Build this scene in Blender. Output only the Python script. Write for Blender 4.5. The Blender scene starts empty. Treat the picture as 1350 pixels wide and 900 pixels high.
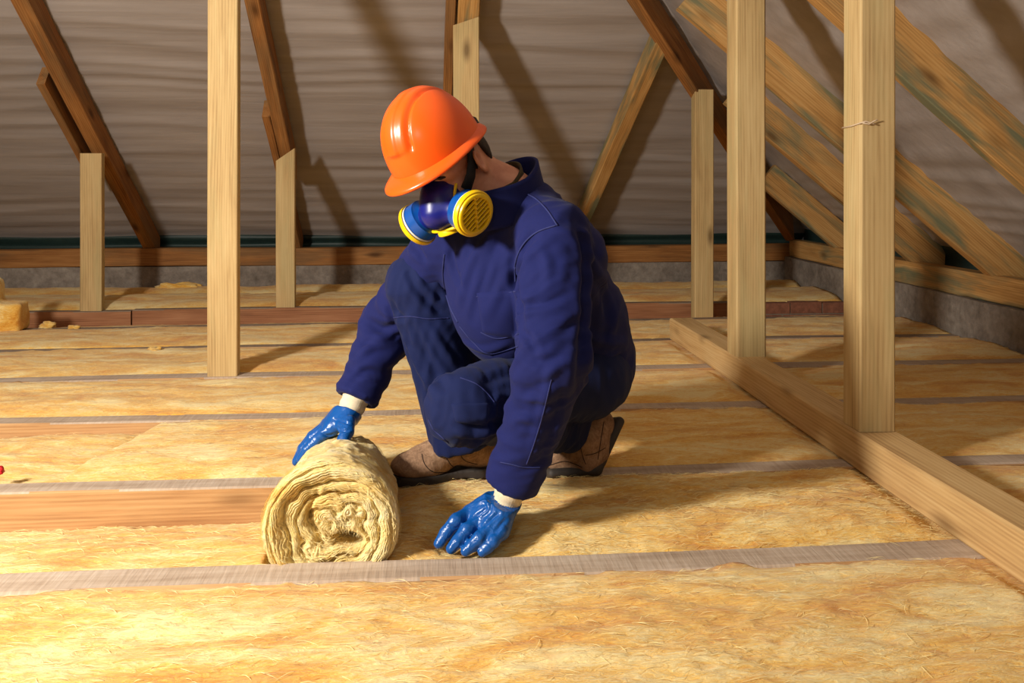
import bpy, bmesh, math, random
import numpy as np
from mathutils import Vector, Matrix
from mathutils.bvhtree import BVHTree

# ------------------------------------------------------------------ camera, world, light, exposure
S = bpy.context.scene
COL = S.collection
FPX, HZ, EYE, YAW = 1150.0, 232.0, 0.80, math.radians(5.0)
CY, SY = math.cos(YAW), math.sin(YAW)

def CV(x, d, z):                       # camera-frame (right, depth, up) -> world vector
    return Vector((x * CY + d * SY, -x * SY + d * CY, z))

def W(px, py, d):                      # where a picture point lies at a known depth
    return CV((px - 675.0) / FPX * d, d, EYE - (py - HZ) / FPX * d)

cam_d = bpy.data.cameras.new('camera'); cam = bpy.data.objects.new('camera', cam_d); COL.objects.link(cam)
cam.location = (0, 0, EYE); cam.rotation_euler = (math.radians(90), 0, -YAW)
cam_d.sensor_width = 36; cam_d.lens = 36 * FPX / 1350; cam_d.shift_y = -(450 - HZ) / 1350
cam_d.clip_start = 0.05
S.camera = cam

world = bpy.data.worlds.new('world'); S.world = world; world.use_nodes = True
bg = world.node_tree.nodes['Background']; bg.inputs[0].default_value = (1.0, 0.93, 0.86, 1); bg.inputs[1].default_value = 0.035

def area(name, loc, target, power, size, color):
    l = bpy.data.lights.new(name, 'AREA'); l.energy = power; l.size = size; l.shape = 'DISK'; l.color = color
    o = bpy.data.objects.new(name, l); COL.objects.link(o); o.location = loc
    o.rotation_euler = (Vector(target) - Vector(loc)).to_track_quat('-Z', 'Y').to_euler()
    return o
area('work_lamp', (-2.1, 0.66, 1.5), (0.6, 3.4, 0.55), 142, 0.36, (1.0, 0.93, 0.83))
area('second_lamp', (-0.9, -1.7, 1.7), (0.2, 4.5, 0.6), 9, 0.5, (1.0, 0.93, 0.85))

S.view_settings.view_transform = 'Standard'; S.view_settings.look = 'None'
S.view_settings.gamma = 1; S.view_settings.use_curve_mapping = False
S.view_settings.exposure = 0.0

random.seed(7)
RNG = np.random.default_rng(5)

# ------------------------------------------------------------------ numeric helpers
_perm = np.random.default_rng(11).permutation(256).astype(np.int64); _perm = np.concatenate([_perm, _perm, _perm])
_grad = np.random.default_rng(12).normal(size=(256, 3)); _grad /= np.linalg.norm(_grad, axis=1)[:, None]
_grad = _grad.astype(np.float32)

def perlin(P):
    P = np.asarray(P, np.float32); I = np.floor(P).astype(np.int64); f = P - I; I &= 255
    u = f * f * f * (f * (f * 6 - 15) + 10); out = 0
    for dx in (0, 1):
        for dy in (0, 1):
            for dz in (0, 1):
                g = _grad[_perm[_perm[_perm[(I[:, 0] + dx) & 255] + ((I[:, 1] + dy) & 255)] + ((I[:, 2] + dz) & 255)]]
                d = g[:, 0] * (f[:, 0] - dx) + g[:, 1] * (f[:, 1] - dy) + g[:, 2] * (f[:, 2] - dz)
                w = (u[:, 0] if dx else 1 - u[:, 0]) * (u[:, 1] if dy else 1 - u[:, 1]) * (u[:, 2] if dz else 1 - u[:, 2])
                out = out + w * d
    return out * 1.5

def fbm(P, o=3):
    s = 0; a = 1.0
    for k in range(o):
        s = s + a * perlin(P * 2 ** k + 17.3 * k); a *= 0.5
    return s

def A(v): return np.array(v, np.float32)

# signed distance pieces (P is an (N,3) array)
def sd_cone(P, a, b, ra, rb, sq=None):
    a, b = A(a), A(b); Q = P
    if sq is not None:                       # squash: (unit axis, factor) the section is wider along axis when factor < 1
        ax, k = A(sq[0]), sq[1]
        Q = P - ((P - a) @ ax)[:, None] * ax * (1 - k)
        b = b - np.dot(b - a, ax) * ax * (1 - k)
    ab = b - a; t = np.clip(((Q - a) @ ab) / max(float(ab @ ab), 1e-9), 0, 1)
    return np.linalg.norm(Q - a - t[:, None] * ab, axis=1) - (ra + (rb - ra) * t)

def sd_ell(P, c, axes, r):
    M = np.stack([A(x) for x in axes], 1); q = (P - A(c)) @ M; r = A(r)
    k = np.linalg.norm(q / r, axis=1); k2 = np.linalg.norm(q / (r * r), axis=1) + 1e-6
    return k * (k - 1) / k2

def sd_box(P, c, axes, h, rr):
    M = np.stack([A(x) for x in axes], 1); q = np.abs((P - A(c)) @ M) - (A(h) - rr)
    return np.linalg.norm(np.maximum(q, 0), axis=1) + np.minimum(q.max(1), 0) - rr

def smin(a, b, k):
    h = np.maximum(k - np.abs(a - b), 0) / k
    return np.minimum(a, b) - h * h * k * 0.25

def smax(a, b, k): return -smin(-a, -b, k)

def plane(P, c, n): return (P - A(c)) @ A(n)

def nets(fn, xs, ys, zs):
    """surface nets of fn over a rectilinear grid -> verts, quads"""
    xs, ys, zs = (np.asarray(q, np.float32) for q in (xs, ys, zs))
    nx, ny, nz = len(xs), len(ys), len(zs)
    G = np.stack(np.meshgrid(xs, ys, zs, indexing='ij'), -1).reshape(-1, 3)
    V = np.empty(len(G), np.float32); st = 400000
    for i in range(0, len(G), st): V[i:i + st] = fn(G[i:i + st])
    V = V.reshape(nx, ny, nz); G = G.reshape(nx, ny, nz, 3); sgn = V < 0
    cs = [sgn[i:nx - 1 + i, j:ny - 1 + j, k:nz - 1 + k] for i in (0, 1) for j in (0, 1) for k in (0, 1)]
    cnt = sum(c.astype(np.int8) for c in cs); m = (cnt > 0) & (cnt < 8)
    I, J, K = np.nonzero(m); acc = np.zeros((len(I), 3), np.float32); n = np.zeros(len(I), np.float32)
    offs = [(i, j, k) for i in (0, 1) for j in (0, 1) for k in (0, 1)]
    for a in offs:
        for b in offs:
            if sum(b) == sum(a) + 1 and sum(abs(p - q) for p, q in zip(a, b)) == 1:
                va = V[I + a[0], J + a[1], K + a[2]]; vb = V[I + b[0], J + b[1], K + b[2]]
                cr = (va < 0) != (vb < 0); t = np.where(cr, va / np.where(cr, va - vb, 1), 0)
                pa = G[I + a[0], J + a[1], K + a[2]]; pb = G[I + b[0], J + b[1], K + b[2]]
                acc += (pa + t[:, None] * (pb - pa)) * cr[:, None]; n += cr
    verts = acc / n[:, None]
    idx = -np.ones(m.shape, np.int64); idx[I, J, K] = np.arange(len(I)); quads = []
    for ax in range(3):
        sl0 = [slice(1, -1)] * 3; sl1 = [slice(1, -1)] * 3
        sl0[ax] = slice(0, -1); sl1[ax] = slice(1, None)
        s0, s1 = sgn[tuple(sl0)], sgn[tuple(sl1)]
        i, j, k = np.nonzero(s0 != s1); fl = s0[i, j, k]
        o = np.array([1, 1, 1]); o[ax] = 0; i, j, k = i + o[0], j + o[1], k + o[2]
        b, c = [(1, 2), (2, 0), (0, 1)][ax]; e = np.eye(3, dtype=int); q = []
        for u, v in ((1, 1), (0, 1), (0, 0), (1, 0)):
            d = -u * e[b] - v * e[c]; q.append(idx[i + d[0], j + d[1], k + d[2]])
        q = np.stack(q, 1); q[~fl] = q[~fl][:, ::-1]; quads.append(q)
    F = np.concatenate(quads); F = F[(F >= 0).all(1)]
    return verts, F

def axis_grid(lo, hi, h, fine=None, hf=None):
    out = [lo]
    while out[-1] < hi:
        x = out[-1]; st = h
        if fine:
            dd = max(fine[0] - x, x - fine[1], 0); st = min(h, hf + dd * 0.25)
            if x < fine[0]: st = min(h, max(hf, (fine[0] - x) * 0.25 + hf))
        out.append(x + st)
    return out

def vnormals(V, F):
    a, b, c, d = (V[F[:, i]] for i in range(4)); n = np.cross(c - a, d - b); N = np.zeros_like(V)
    for i in range(4): np.add.at(N, F[:, i], n)
    return N / (np.linalg.norm(N, axis=1)[:, None] + 1e-9)

def relax(V, F, it=2, f=0.5):
    for _ in range(it):
        s = np.zeros_like(V); n = np.zeros(len(V), np.float32)
        for i in range(4):
            a, b = F[:, i], F[:, (i + 1) % 4]
            np.add.at(s, a, V[b]); np.add.at(n, a, 1); np.add.at(s, b, V[a]); np.add.at(n, b, 1)
        V = V + f * (s / np.maximum(n, 1)[:, None] - V)
    return V

# ------------------------------------------------------------------ scene helpers
def link(name, verts, faces, mat, parent=None, smooth=False, loc=None):
    me = bpy.data.meshes.new(name); me.from_pydata([tuple(v) for v in verts] if not isinstance(verts, np.ndarray) else verts.tolist(), [], faces if not isinstance(faces, np.ndarray) else faces.tolist())
    for mm in (mat if isinstance(mat, (list, tuple)) else [mat]): me.materials.append(mm)
    if smooth: me.polygons.foreach_set('use_smooth', [True] * len(me.polygons))
    me.update(); o = bpy.data.objects.new(name, me); COL.objects.link(o)
    if loc is not None: o.location = loc
    if parent is not None: adopt(o, parent)
    return o

def adopt(o, parent):
    o.parent = parent; o.matrix_parent_inverse = Matrix.Translation(-Vector(parent.location))

def empty(name, loc):
    o = bpy.data.objects.new(name, None); COL.objects.link(o); o.location = loc; o.empty_display_size = 0.1
    return o

def tag(o, label=None, cat=None, group=None, kind=None):
    if label: o['label'] = label
    if cat: o['category'] = cat
    if group: o['group'] = group
    if kind: o['kind'] = kind
    return o

def bm_link(name, bm, mat, parent=None, smooth=False):
    me = bpy.data.meshes.new(name); bm.to_mesh(me); bm.free()
    for mm in (mat if isinstance(mat, (list, tuple)) else [mat]): me.materials.append(mm)
    if smooth: me.polygons.foreach_set('use_smooth', [True] * len(me.polygons))
    o = bpy.data.objects.new(name, me); COL.objects.link(o)
    if parent is not None: adopt(o, parent)
    return o

def beam(name, p0, p1, w, h, mat, up=(0, 0, 1), label=None, cat='beam', group=None, cut0=0.0, cut1=0.0, wob=0.002, top_mat=None, seg=14, parent=None, skew=None):
    """sawn timber from p0 to p1 (centre line); local x along it, y across (w), z up (h); slightly uneven, eased edges"""
    p0, p1 = Vector(p0), Vector(p1); x = (p1 - p0).normalized(); up = Vector(up); y = up.cross(x).normalized(); z = x.cross(y)
    n = max(2, seg); Lx = (p1 - p0).length; e = min(w, h) * 0.06
    prof = [(-w/2+e, -h/2), (w/2-e, -h/2), (w/2, -h/2+e), (w/2, h/2-e), (w/2-e, h/2), (-w/2+e, h/2), (-w/2, h/2-e), (-w/2, -h/2+e)]
    ph = random.random() * 50; verts = []; faces = []
    for i in range(n + 1):
        t = i / n; dx = t * Lx
        oy = wob * math.sin(ph + dx * 2.1) ; oz = wob * math.sin(ph * 1.7 + dx * 2.7)
        for (a, b) in prof:
            xx = dx + (cut0 * b * (1 - t) + cut1 * b * t)
            verts.append((xx, a + oy + wob * 0.4 * math.sin(ph + a * 90 + dx * 9), b + oz))
    k = len(prof)
    for i in range(n):
        for j in range(k):
            faces.append((i*k + j, i*k + (j+1) % k, (i+1)*k + (j+1) % k, (i+1)*k + j))
    faces.append(tuple(range(k))[::-1]); faces.append(tuple(n*k + j for j in range(k)))
    mats = [mat] if top_mat is None else [mat, top_mat]
    o = link(name, verts, faces, mats)
    if top_mat is not None:
        for p in o.data.polygons:
            if p.normal.z > 0.7: p.material_index = 1
    o.matrix_world = Matrix.Translation(p0) @ Matrix((x, y, z)).transposed().to_4x4()
    if parent is not None:
        mw = o.matrix_world.copy(); adopt(o, parent); o.matrix_world = mw
    if label: tag(o, label, cat, group)
    return o

# ------------------------------------------------------------------ materials
def srgb(r, g, b):
    f = lambda c: (c / 12.92 if c <= 0.04045 else ((c + 0.055) / 1.055) ** 2.4)
    return (f(r / 255), f(g / 255), f(b / 255), 1)

class NT:
    def __init__(s, name):
        s.m = bpy.data.materials.new(name); s.m.use_nodes = True; s.t = s.m.node_tree; s.b = s.t.nodes['Principled BSDF']
    def n(s, typ, **kw):
        x = s.t.nodes.new(typ)
        for k, v in kw.items(): setattr(x, k, v)
        return x
    def l(s, a, b): s.t.links.new(a, b)
    def coords(s, scale=(1, 1, 1), which='Object', rand=True):
        tc = s.n('ShaderNodeTexCoord'); mp = s.n('ShaderNodeMapping'); mp.inputs['Scale'].default_value = scale
        if rand:
            oi = s.n('ShaderNodeObjectInfo'); m = s.n('ShaderNodeMath', operation='MULTIPLY'); m.inputs[1].default_value = 37.0
            s.l(oi.outputs['Random'], m.inputs[0]); ad = s.n('ShaderNodeVectorMath', operation='ADD')
            s.l(tc.outputs[which], ad.inputs[0]); s.l(m.outputs[0], ad.inputs[1]); s.l(ad.outputs[0], mp.inputs[0])
        else: s.l(tc.outputs[which], mp.inputs[0])
        return mp.outputs[0]
    def noise(s, v, scale, detail=4, rough=0.55, dist=0.0):
        x = s.n('ShaderNodeTexNoise'); x.inputs['Scale'].default_value = scale; x.inputs['Detail'].default_value = detail
        x.inputs['Roughness'].default_value = rough; x.inputs['Distortion'].default_value = dist; s.l(v, x.inputs['Vector']); return x.outputs['Fac']
    def ramp(s, f, stops):
        x = s.n('ShaderNodeValToRGB'); e = x.color_ramp.elements
        while len(e) < len(stops): e.new(0.5)
        for i, (p, c) in enumerate(stops): e[i].position = p; e[i].color = c
        s.l(f, x.inputs[0]); return x.outputs[0]
    def mix(s, f, a, b, mode='MIX'):
        x = s.n('ShaderNodeMix', data_type='RGBA', blend_type=mode)
        if isinstance(f, float): x.inputs[0].default_value = f
        else: s.l(f, x.inputs[0])
        for v, i in ((a, 6), (b, 7)):
            if isinstance(v, tuple): x.inputs[i].default_value = v
            else: s.l(v, x.inputs[i])
        return x.outputs[2]
    def math(s, op, a, b):
        x = s.n('ShaderNodeMath', operation=op)
        for v, i in ((a, 0), (b, 1)):
            if isinstance(v, (int, float)): x.inputs[i].default_value = v
            else: s.l(v, x.inputs[i])
        return x.outputs[0]
    def bump(s, h, strength, dist, prev=None):
        x = s.n('ShaderNodeBump'); x.inputs['Strength'].default_value = strength; x.inputs['Distance'].default_value = dist
        s.l(h, x.inputs['Height'])
        if prev is not None: s.l(prev, x.inputs['Normal'])
        return x.outputs[0]
    def done(s, col=None, rough=0.7, nrm=None, **kw):
        if col is not None:
            if isinstance(col, tuple): s.b.inputs['Base Color'].default_value = col
            else: s.l(col, s.b.inputs['Base Color'])
        if isinstance(rough, (int, float)): s.b.inputs['Roughness'].default_value = rough
        else: s.l(rough, s.b.inputs['Roughness'])
        if nrm is not None: s.l(nrm, s.b.inputs['Normal'])
        for k, v in kw.items(): s.b.inputs[k].default_value = v
        return s.m

def wood(name, light, mid, dark, stain=None, stain_amt=0.0, ring=9.0, knot=0.9):
    q = NT(name); v = q.coords((1, 1, 1))
    ring *= 4.2
    # growth rings cut lengthwise: wave around an off-centre axis, bent by noise
    mp = q.n('ShaderNodeMapping'); mp.inputs['Scale'].default_value = (0.55, 8, 8); q.l(v, mp.inputs[0])
    wv = q.n('ShaderNodeTexWave', wave_type='RINGS', rings_direction='X'); wv.inputs['Scale'].default_value = ring / 8
    wv.inputs['Distortion'].default_value = 16.0; wv.inputs['Detail'].default_value = 1.5; wv.inputs['Detail Scale'].default_value = 0.28; wv.inputs['Detail Roughness'].default_value = 0.4
    q.l(mp.outputs[0], wv.inputs['Vector'])
    mp2 = q.n('ShaderNodeMapping'); mp2.inputs['Scale'].default_value = (1.6, 26, 26); q.l(v, mp2.inputs[0])
    st = q.noise(mp2.outputs[0], 1.6, 5, 0.6, 0.3)
    mp6 = q.n('ShaderNodeMapping'); mp6.inputs['Scale'].default_value = (3.5, 120, 120); q.l(v, mp6.inputs[0]); fs = q.noise(mp6.outputs[0], 1.4, 3, 0.6)
    bl = q.n('ShaderNodeMapping'); bl.inputs['Scale'].default_value = (1.3, 5, 5); q.l(v, bl.inputs[0]); blot = q.noise(bl.outputs[0], 1.5, 3, 0.5, 0.6)
    f = q.math('ADD', q.math('ADD', q.math('MULTIPLY', wv.outputs['Fac'], 0.08), q.math('MULTIPLY', st, 0.40)), q.math('ADD', q.math('MULTIPLY', fs, 0.24), q.math('MULTIPLY', blot, 0.30)))
    col = q.ramp(f, [(0.34, dark), (0.50, mid), (0.66, light)])
    if stain:
        mp3 = q.n('ShaderNodeMapping'); mp3.inputs['Scale'].default_value = (1.0, 7, 7); q.l(v, mp3.inputs[0])
        sf = q.noise(mp3.outputs[0], 1.3, 4, 0.6, 0.5)
        col = q.mix(q.math('MULTIPLY', q.ramp(sf, [(0.47, (0, 0, 0, 1)), (0.62, (1, 1, 1, 1))]), stain_amt), col, stain)
    # knots
    mp4 = q.n('ShaderNodeMapping'); mp4.inputs['Scale'].default_value = (2.3, 6.5, 6.5); q.l(v, mp4.inputs[0])
    vo = q.n('ShaderNodeTexVoronoi'); vo.inputs['Scale'].default_value = 1.0; q.l(mp4.outputs[0], vo.inputs['Vector'])
    kf = q.ramp(vo.outputs['Distance'], [(0.05, (1, 1, 1, 1)), (0.13, (0.35, 0.35, 0.35, 1)), (0.19, (0, 0, 0, 1))])
    col = q.mix(q.math('MULTIPLY', kf, knot), col, tuple(c * 0.45 for c in dark[:3]) + (1,))
    bp = q.bump(fs, 0.25, 0.0015)
    mp5 = q.n('ShaderNodeMapping'); mp5.inputs['Scale'].default_value = (220, 14, 14); q.l(v, mp5.inputs[0])
    bp = q.bump(q.noise(mp5.outputs[0], 1.0, 2), 0.12, 0.002, bp)
    return q.done(col, 0.72, bp, **{'Specular IOR Level': 0.25})

def sawn(name, a, b, c):
    """rough grey sawn upper face with saw marks across"""
    q = NT(name); v = q.coords((1, 1, 1))
    mp = q.n('ShaderNodeMapping'); mp.inputs['Scale'].default_value = (2, 18, 18); q.l(v, mp.inputs[0])
    n1 = q.noise(mp.outputs[0], 1.5, 5, 0.6)
    mp2 = q.n('ShaderNodeMapping'); mp2.inputs['Scale'].default_value = (130, 9, 9); mp2.inputs['Rotation'].default_value = (0, 0, 0.25); q.l(v, mp2.inputs[0])
    n2 = q.noise(mp2.outputs[0], 1.0, 2)
    col = q.ramp(q.math('ADD', q.math('MULTIPLY', n1, 0.75), q.math('MULTIPLY', n2, 0.3)), [(0.3, a), (0.52, b), (0.75, c)])
    return q.done(col, 0.85, q.bump(n2, 0.5, 0.003), **{'Specular IOR Level': 0.15})

M = {}
M['post'] = wood('pale_pine', srgb(216, 190, 138), srgb(200, 170, 118), srgb(166, 134, 88), srgb(176, 170, 122), 0.35, knot=0.85)
M['plate'] = wood('sole_pine', srgb(220, 190, 138), srgb(204, 168, 114), srgb(170, 132, 86), knot=0.7)
M['rafter'] = wood('stained_pine', srgb(216, 174, 112), srgb(196, 148, 86), srgb(150, 106, 58), srgb(104, 116, 92), 0.85, knot=0.8)
M['old'] = wood('aged_pine', srgb(186, 134, 78), srgb(160, 108, 58), srgb(108, 68, 34), srgb(96, 88, 66), 0.4, knot=0.8)
M['joist'] = wood('joist_pine', srgb(204, 166, 118), srgb(186, 144, 98), srgb(150, 108, 70), knot=0.7)
M['reddish'] = wood('reddish_sawn_timber', srgb(182, 134, 98), srgb(162, 112, 78), srgb(124, 80, 54), knot=0.6)
M['sawn'] = sawn('weathered_sawn_top', srgb(150, 128, 108), srgb(182, 162, 142), srgb(206, 190, 172))
M['sawn_dark'] = sawn('grey_sawn_top', srgb(120, 102, 86), srgb(150, 132, 114), srgb(176, 158, 140))

def m_wool(name, pale, mid, deep, scale=(1, 1, 1), amber=0.4):
    q = NT(name); v = q.coords((1, 1, 1), rand=False)
    mp = q.n('ShaderNodeMapping'); mp.inputs['Scale'].default_value = tuple(a * b for a, b in zip((2.2, 6.5, 6.5), scale)); q.l(v, mp.inputs[0])
    big = q.noise(mp.outputs[0], 1.3, 4, 0.6, 0.9)
    mp2 = q.n('ShaderNodeMapping'); mp2.inputs['Scale'].default_value = tuple(a * b for a, b in zip((17, 55, 55), scale)); q.l(v, mp2.inputs[0])
    fib = q.noise(mp2.outputs[0], 1.5, 5, 0.65, 2.2)
    mp3 = q.n('ShaderNodeMapping'); mp3.inputs['Scale'].default_value = tuple(a * b for a, b in zip((45, 210, 210), scale)); q.l(v, mp3.inputs[0])
    fin = q.noise(mp3.outputs[0], 1.2, 3, 0.6, 1.5)
    f = q.math('ADD', q.math('MULTIPLY', big, 0.52), q.math('ADD', q.math('MULTIPLY', fib, 0.30), q.math('MULTIPLY', fin, 0.18)))
    col = q.ramp(f, [(0.38, deep), (0.485, mid), (0.59, pale)])
    mp4 = q.n('ShaderNodeMapping'); mp4.inputs['Scale'].default_value = tuple(a * b for a, b in zip((4.5, 11, 11), scale)); q.l(v, mp4.inputs[0])
    am = q.noise(mp4.outputs[0], 1.4, 3, 0.6, 1.2)
    col = q.mix(q.math('MULTIPLY', q.ramp(am, [(0.56, (0, 0, 0, 1)), (0.72, (1, 1, 1, 1))]), amber), col, deep)
    nr = q.bump(big, 0.35, 0.02); nr = q.bump(fib, 0.6, 0.008, nr); nr = q.bump(fin, 0.5, 0.003, nr)
    return q.done(col, 0.95, nr, **{'Specular IOR Level': 0.08, 'Sheen Weight': 0.25, 'Sheen Roughness': 0.6})
M['wool'] = m_wool('yellow_glass_wool', srgb(252, 228, 160), srgb(242, 192, 90), srgb(218, 144, 38))
M['roll'] = m_wool('pale_glass_wool', srgb(255, 240, 190), srgb(250, 224, 146), srgb(238, 190, 90), (1.5, 1.5, 1.5), 0.25)

def m_membrane():
    q = NT('roof_membrane'); v = q.coords((1, 1, 1), rand=False)
    mp = q.n('ShaderNodeMapping'); mp.inputs['Scale'].default_value = (0.5, 5, 5); q.l(v, mp.inputs[0])
    n = q.noise(mp.outputs[0], 1.5, 4, 0.6)
    col = q.ramp(n, [(0.3, srgb(158, 149, 144)), (0.7, srgb(180, 172, 168))])
    mp2 = q.n('ShaderNodeMapping'); mp2.inputs['Scale'].default_value = (1.2, 22, 22); q.l(v, mp2.inputs[0])
    return q.done(col, 0.55, q.bump(q.noise(mp2.outputs[0], 1.4, 3, 0.5, 0.4), 0.25, 0.012), **{'Specular IOR Level': 0.3})
M['membrane'] = m_membrane()

def m_plain(name, col, rough=0.6, nscale=60, bump=0.1, bd=0.002, var=0.12, **kw):
    q = NT(name); v = q.coords((1, 1, 1), rand=False); n = q.noise(v, nscale, 4)
    d = tuple(c * (1 - var) for c in col[:3]) + (1,); p = tuple(min(1, c * (1 + var)) for c in col[:3]) + (1,)
    return q.done(q.ramp(n, [(0.3, d), (0.7, p)]), rough, q.bump(n, bump, bd), **kw)
def m_concrete():
    q = NT('mortared_concrete'); v = q.coords((1, 1, 1), rand=False)
    a = q.noise(v, 4, 6, 0.7); b = q.noise(v, 30, 4, 0.6)
    col = q.ramp(q.math('ADD', q.math('MULTIPLY', a, 0.7), q.math('MULTIPLY', b, 0.3)), [(0.34, srgb(104, 94, 84)), (0.5, srgb(140, 130, 120)), (0.66, srgb(170, 160, 148))])
    return q.done(col, 0.92, q.bump(b, 0.6, 0.01, q.bump(a, 0.6, 0.03)))
M['concrete'] = m_concrete()
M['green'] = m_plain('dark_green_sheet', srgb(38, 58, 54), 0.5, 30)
M['brick'] = m_plain('red_brick', srgb(142, 92, 70), 0.9, 40, 0.6, 0.006, 0.25)
M['mortar'] = m_plain('grey_mortar', srgb(140, 124, 108), 0.95, 60, 0.5, 0.005)
M['dark_floor'] = m_plain('dusty_boards', srgb(120, 92, 60), 0.95, 20, 0.3)
def m_cloth(name, col, weave=900, rough=0.85):
    q = NT(name); v = q.coords((1, 1, 1), rand=False)
    n = q.noise(v, 9, 3); f = q.noise(v, weave, 2)
    d = tuple(c * 0.86 for c in col[:3]) + (1,); p = tuple(c * 1.14 for c in col[:3]) + (1,)
    c = q.ramp(q.math('ADD', q.math('MULTIPLY', n, 0.5), q.math('MULTIPLY', f, 0.5)), [(0.35, d), (0.65, p)])
    return q.done(c, rough, q.bump(f, 0.25, 0.001), **{'Specular IOR Level': 0.2, 'Sheen Weight': 0.04})
M['jacket'] = m_cloth('navy_cotton', srgb(23, 30, 86)); M['trousers'] = m_cloth('navy_twill', srgb(19, 30, 74))
M['thread'] = m_plain('seam_thread', srgb(34, 42, 100), 0.8, 200)
M['knit'] = m_cloth('cream_knit', srgb(232, 216, 184), 260)
def m_rubber(name, col, rough, sc):
    q = NT(name); v = q.coords((1, 1, 1), rand=False); n = q.noise(v, sc, 3, 0.5, 0.6); f = q.noise(v, 320, 2)
    return q.done(col, rough, q.bump(f, 0.12, 0.001, q.bump(n, 0.55, 0.006)), **{'Specular IOR Level': 0.5})
M['glove'] = m_rubber('blue_nitrile', srgb(12, 82, 158), 0.3, 55)
def m_suede():
    q = NT('brown_suede'); v = q.coords((1, 1, 1), rand=False); a = q.noise(v, 14, 5, 0.7); b = q.noise(v, 90, 4, 0.6, 1.0)
    col = q.ramp(q.math('ADD', q.math('MULTIPLY', a, 0.6), q.math('MULTIPLY', b, 0.4)), [(0.36, srgb(108, 80, 58)), (0.52, srgb(154, 120, 92)), (0.68, srgb(188, 154, 122))])
    return q.done(col, 0.9, q.bump(b, 0.4, 0.003, q.bump(a, 0.3, 0.01)))
M['suede'] = m_suede()
M['stitch'] = m_plain('dark_stitching', srgb(58, 40, 28), 0.9, 200)
M['sole'] = m_plain('grey_rubber_sole', srgb(58, 52, 48), 0.7, 60, 0.3)
def m_skin():
    q = NT('skin'); v = q.coords((1, 1, 1), rand=False); a = q.noise(v, 30, 4)
    return q.done(q.ramp(a, [(0.35, srgb(196, 128, 98)), (0.65, srgb(218, 154, 122))]), 0.5, q.bump(q.noise(v, 400, 2), 0.15, 0.001), **{'Subsurface Weight': 0.08, 'Subsurface Scale': 0.01})
M['skin'] = m_skin()
M['hair'] = m_plain('dark_hair', srgb(38, 26, 20), 0.6, 200, 0.6, 0.003)
M['helmet'] = m_plain('orange_plastic', srgb(250, 96, 22), 0.28, 8, 0.02, 0.002, 0.03, **{'Specular IOR Level': 0.5})
M['strap'] = m_plain('black_webbing', srgb(16, 14, 14), 0.7, 300, 0.3)
M['mask'] = m_plain('navy_rubber', srgb(18, 26, 118), 0.35, 30, 0.05, 0.002, 0.05)
M['canister'] = m_plain('blue_plastic', srgb(10, 78, 160), 0.3, 30, 0.03, 0.002, 0.05)
M['yellow'] = m_plain('yellow_plastic', srgb(248, 206, 10), 0.35, 20, 0.03, 0.002, 0.04)
M['white'] = m_plain('white_ring_plastic', srgb(222, 222, 216), 0.4, 20, 0.03)
M['filter'] = m_plain('brown_filter', srgb(26, 16, 6), 0.95, 200, 0.3)
M['shirt'] = m_cloth('olive_shirt', srgb(70, 60, 38), 300)
M['fibre'] = m_plain('pale_glass_fibre', srgb(252, 226, 160), 0.6, 40)
M['twine'] = m_plain('pale_twine', srgb(214, 190, 160), 0.9, 300)
M['red'] = m_plain('red_plastic', srgb(190, 20, 24), 0.4, 20)

# ------------------------------------------------------------------ the setting: roof membranes, low walls, floor
TB, TR, XR = 0.75, 0.86, -0.68                       # pitch of the hip end, pitch of the side slope, ridge x
def z_back(Y): return 0.475 + TB * (6.4 - Y)
def z_right(X): return 0.562 + TR * (2.65 - X)
def hip_x(Y): return 2.65 - (-0.087 + TB * (6.4 - Y)) / TR

def sheet(name, rows, fn, n, mat, kind='structure'):
    """grid of points fn(i,j) -> (N,3); rows x n"""
    P = np.array([[fn(i / (rows - 1), j / (n - 1)) for j in range(n)] for i in range(rows)], np.float32).reshape(-1, 3)
    F = [(i * n + j, i * n + j + 1, (i + 1) * n + j + 1, (i + 1) * n + j) for i in range(rows - 1) for j in range(n - 1)]
    return P, np.array(F)

def wrinkle(P, along):
    """near-horizontal creases of a sagging membrane; along = 0 runs in X, 1 runs in Y"""
    s = P[:, 1 - along]; a = P[:, along]
    w = 0.13 * perlin(np.stack([a * 0.8, s * 1.5, s * 0 + 3], 1))
    n1 = perlin(np.stack([a * 0.35, (s + w * 0.4) * 7.5, s * 0 + 9], 1))
    n2 = perlin(np.stack([a * 0.5, (s + w * 0.3) * 17, s * 0 + 5], 1))
    n3 = perlin(np.stack([a * 0.9, s * 1.6, s * 0 + 1], 1))
    return 0.016 * (1 - 2 * np.abs(n1)) + 0.006 * n2 + 0.010 * n3

P, F = sheet('c', 330, lambda u, v: ((lambda Y: ((2 * XR - hip_x(Y)) + v * (hip_x(Y) + 0.03 - (2 * XR - hip_x(Y))), Y, z_back(Y)))(6.62 - u * (6.62 - 2.47))), 150, None)
nb = A((0, TB, 1)); nb = -nb / np.linalg.norm(nb)
P += (wrinkle(P, 0) * np.clip(0.7, 0, 1))[:, None] * nb
tag(link('ceiling_back', P, F, M['membrane'], smooth=True), 'grey brown wrinkled roof underlay sheet on the sloping hip end', kind='structure')
P, F = sheet('c', 170, lambda u, v: ((lambda Y, xa: (2.92 + v * (xa - 2.92), Y, z_right(2.92 + v * (xa - 2.92))))(6.62 - u * 8.6, max(XR, hip_x(6.62 - u * 8.6) - 0.03) if 6.62 - u * 8.6 > 2.47 else XR)), 200, None)
nr = A((TR, 0, 1)); nr = -nr / np.linalg.norm(nr)
P += (wrinkle(P, 1) * 0.8)[:, None] * nr
tag(link('ceiling_right', P, F[:, ::-1], M['membrane'], smooth=True), 'grey brown roof underlay sheet on the right hand slope', kind='structure')
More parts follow.
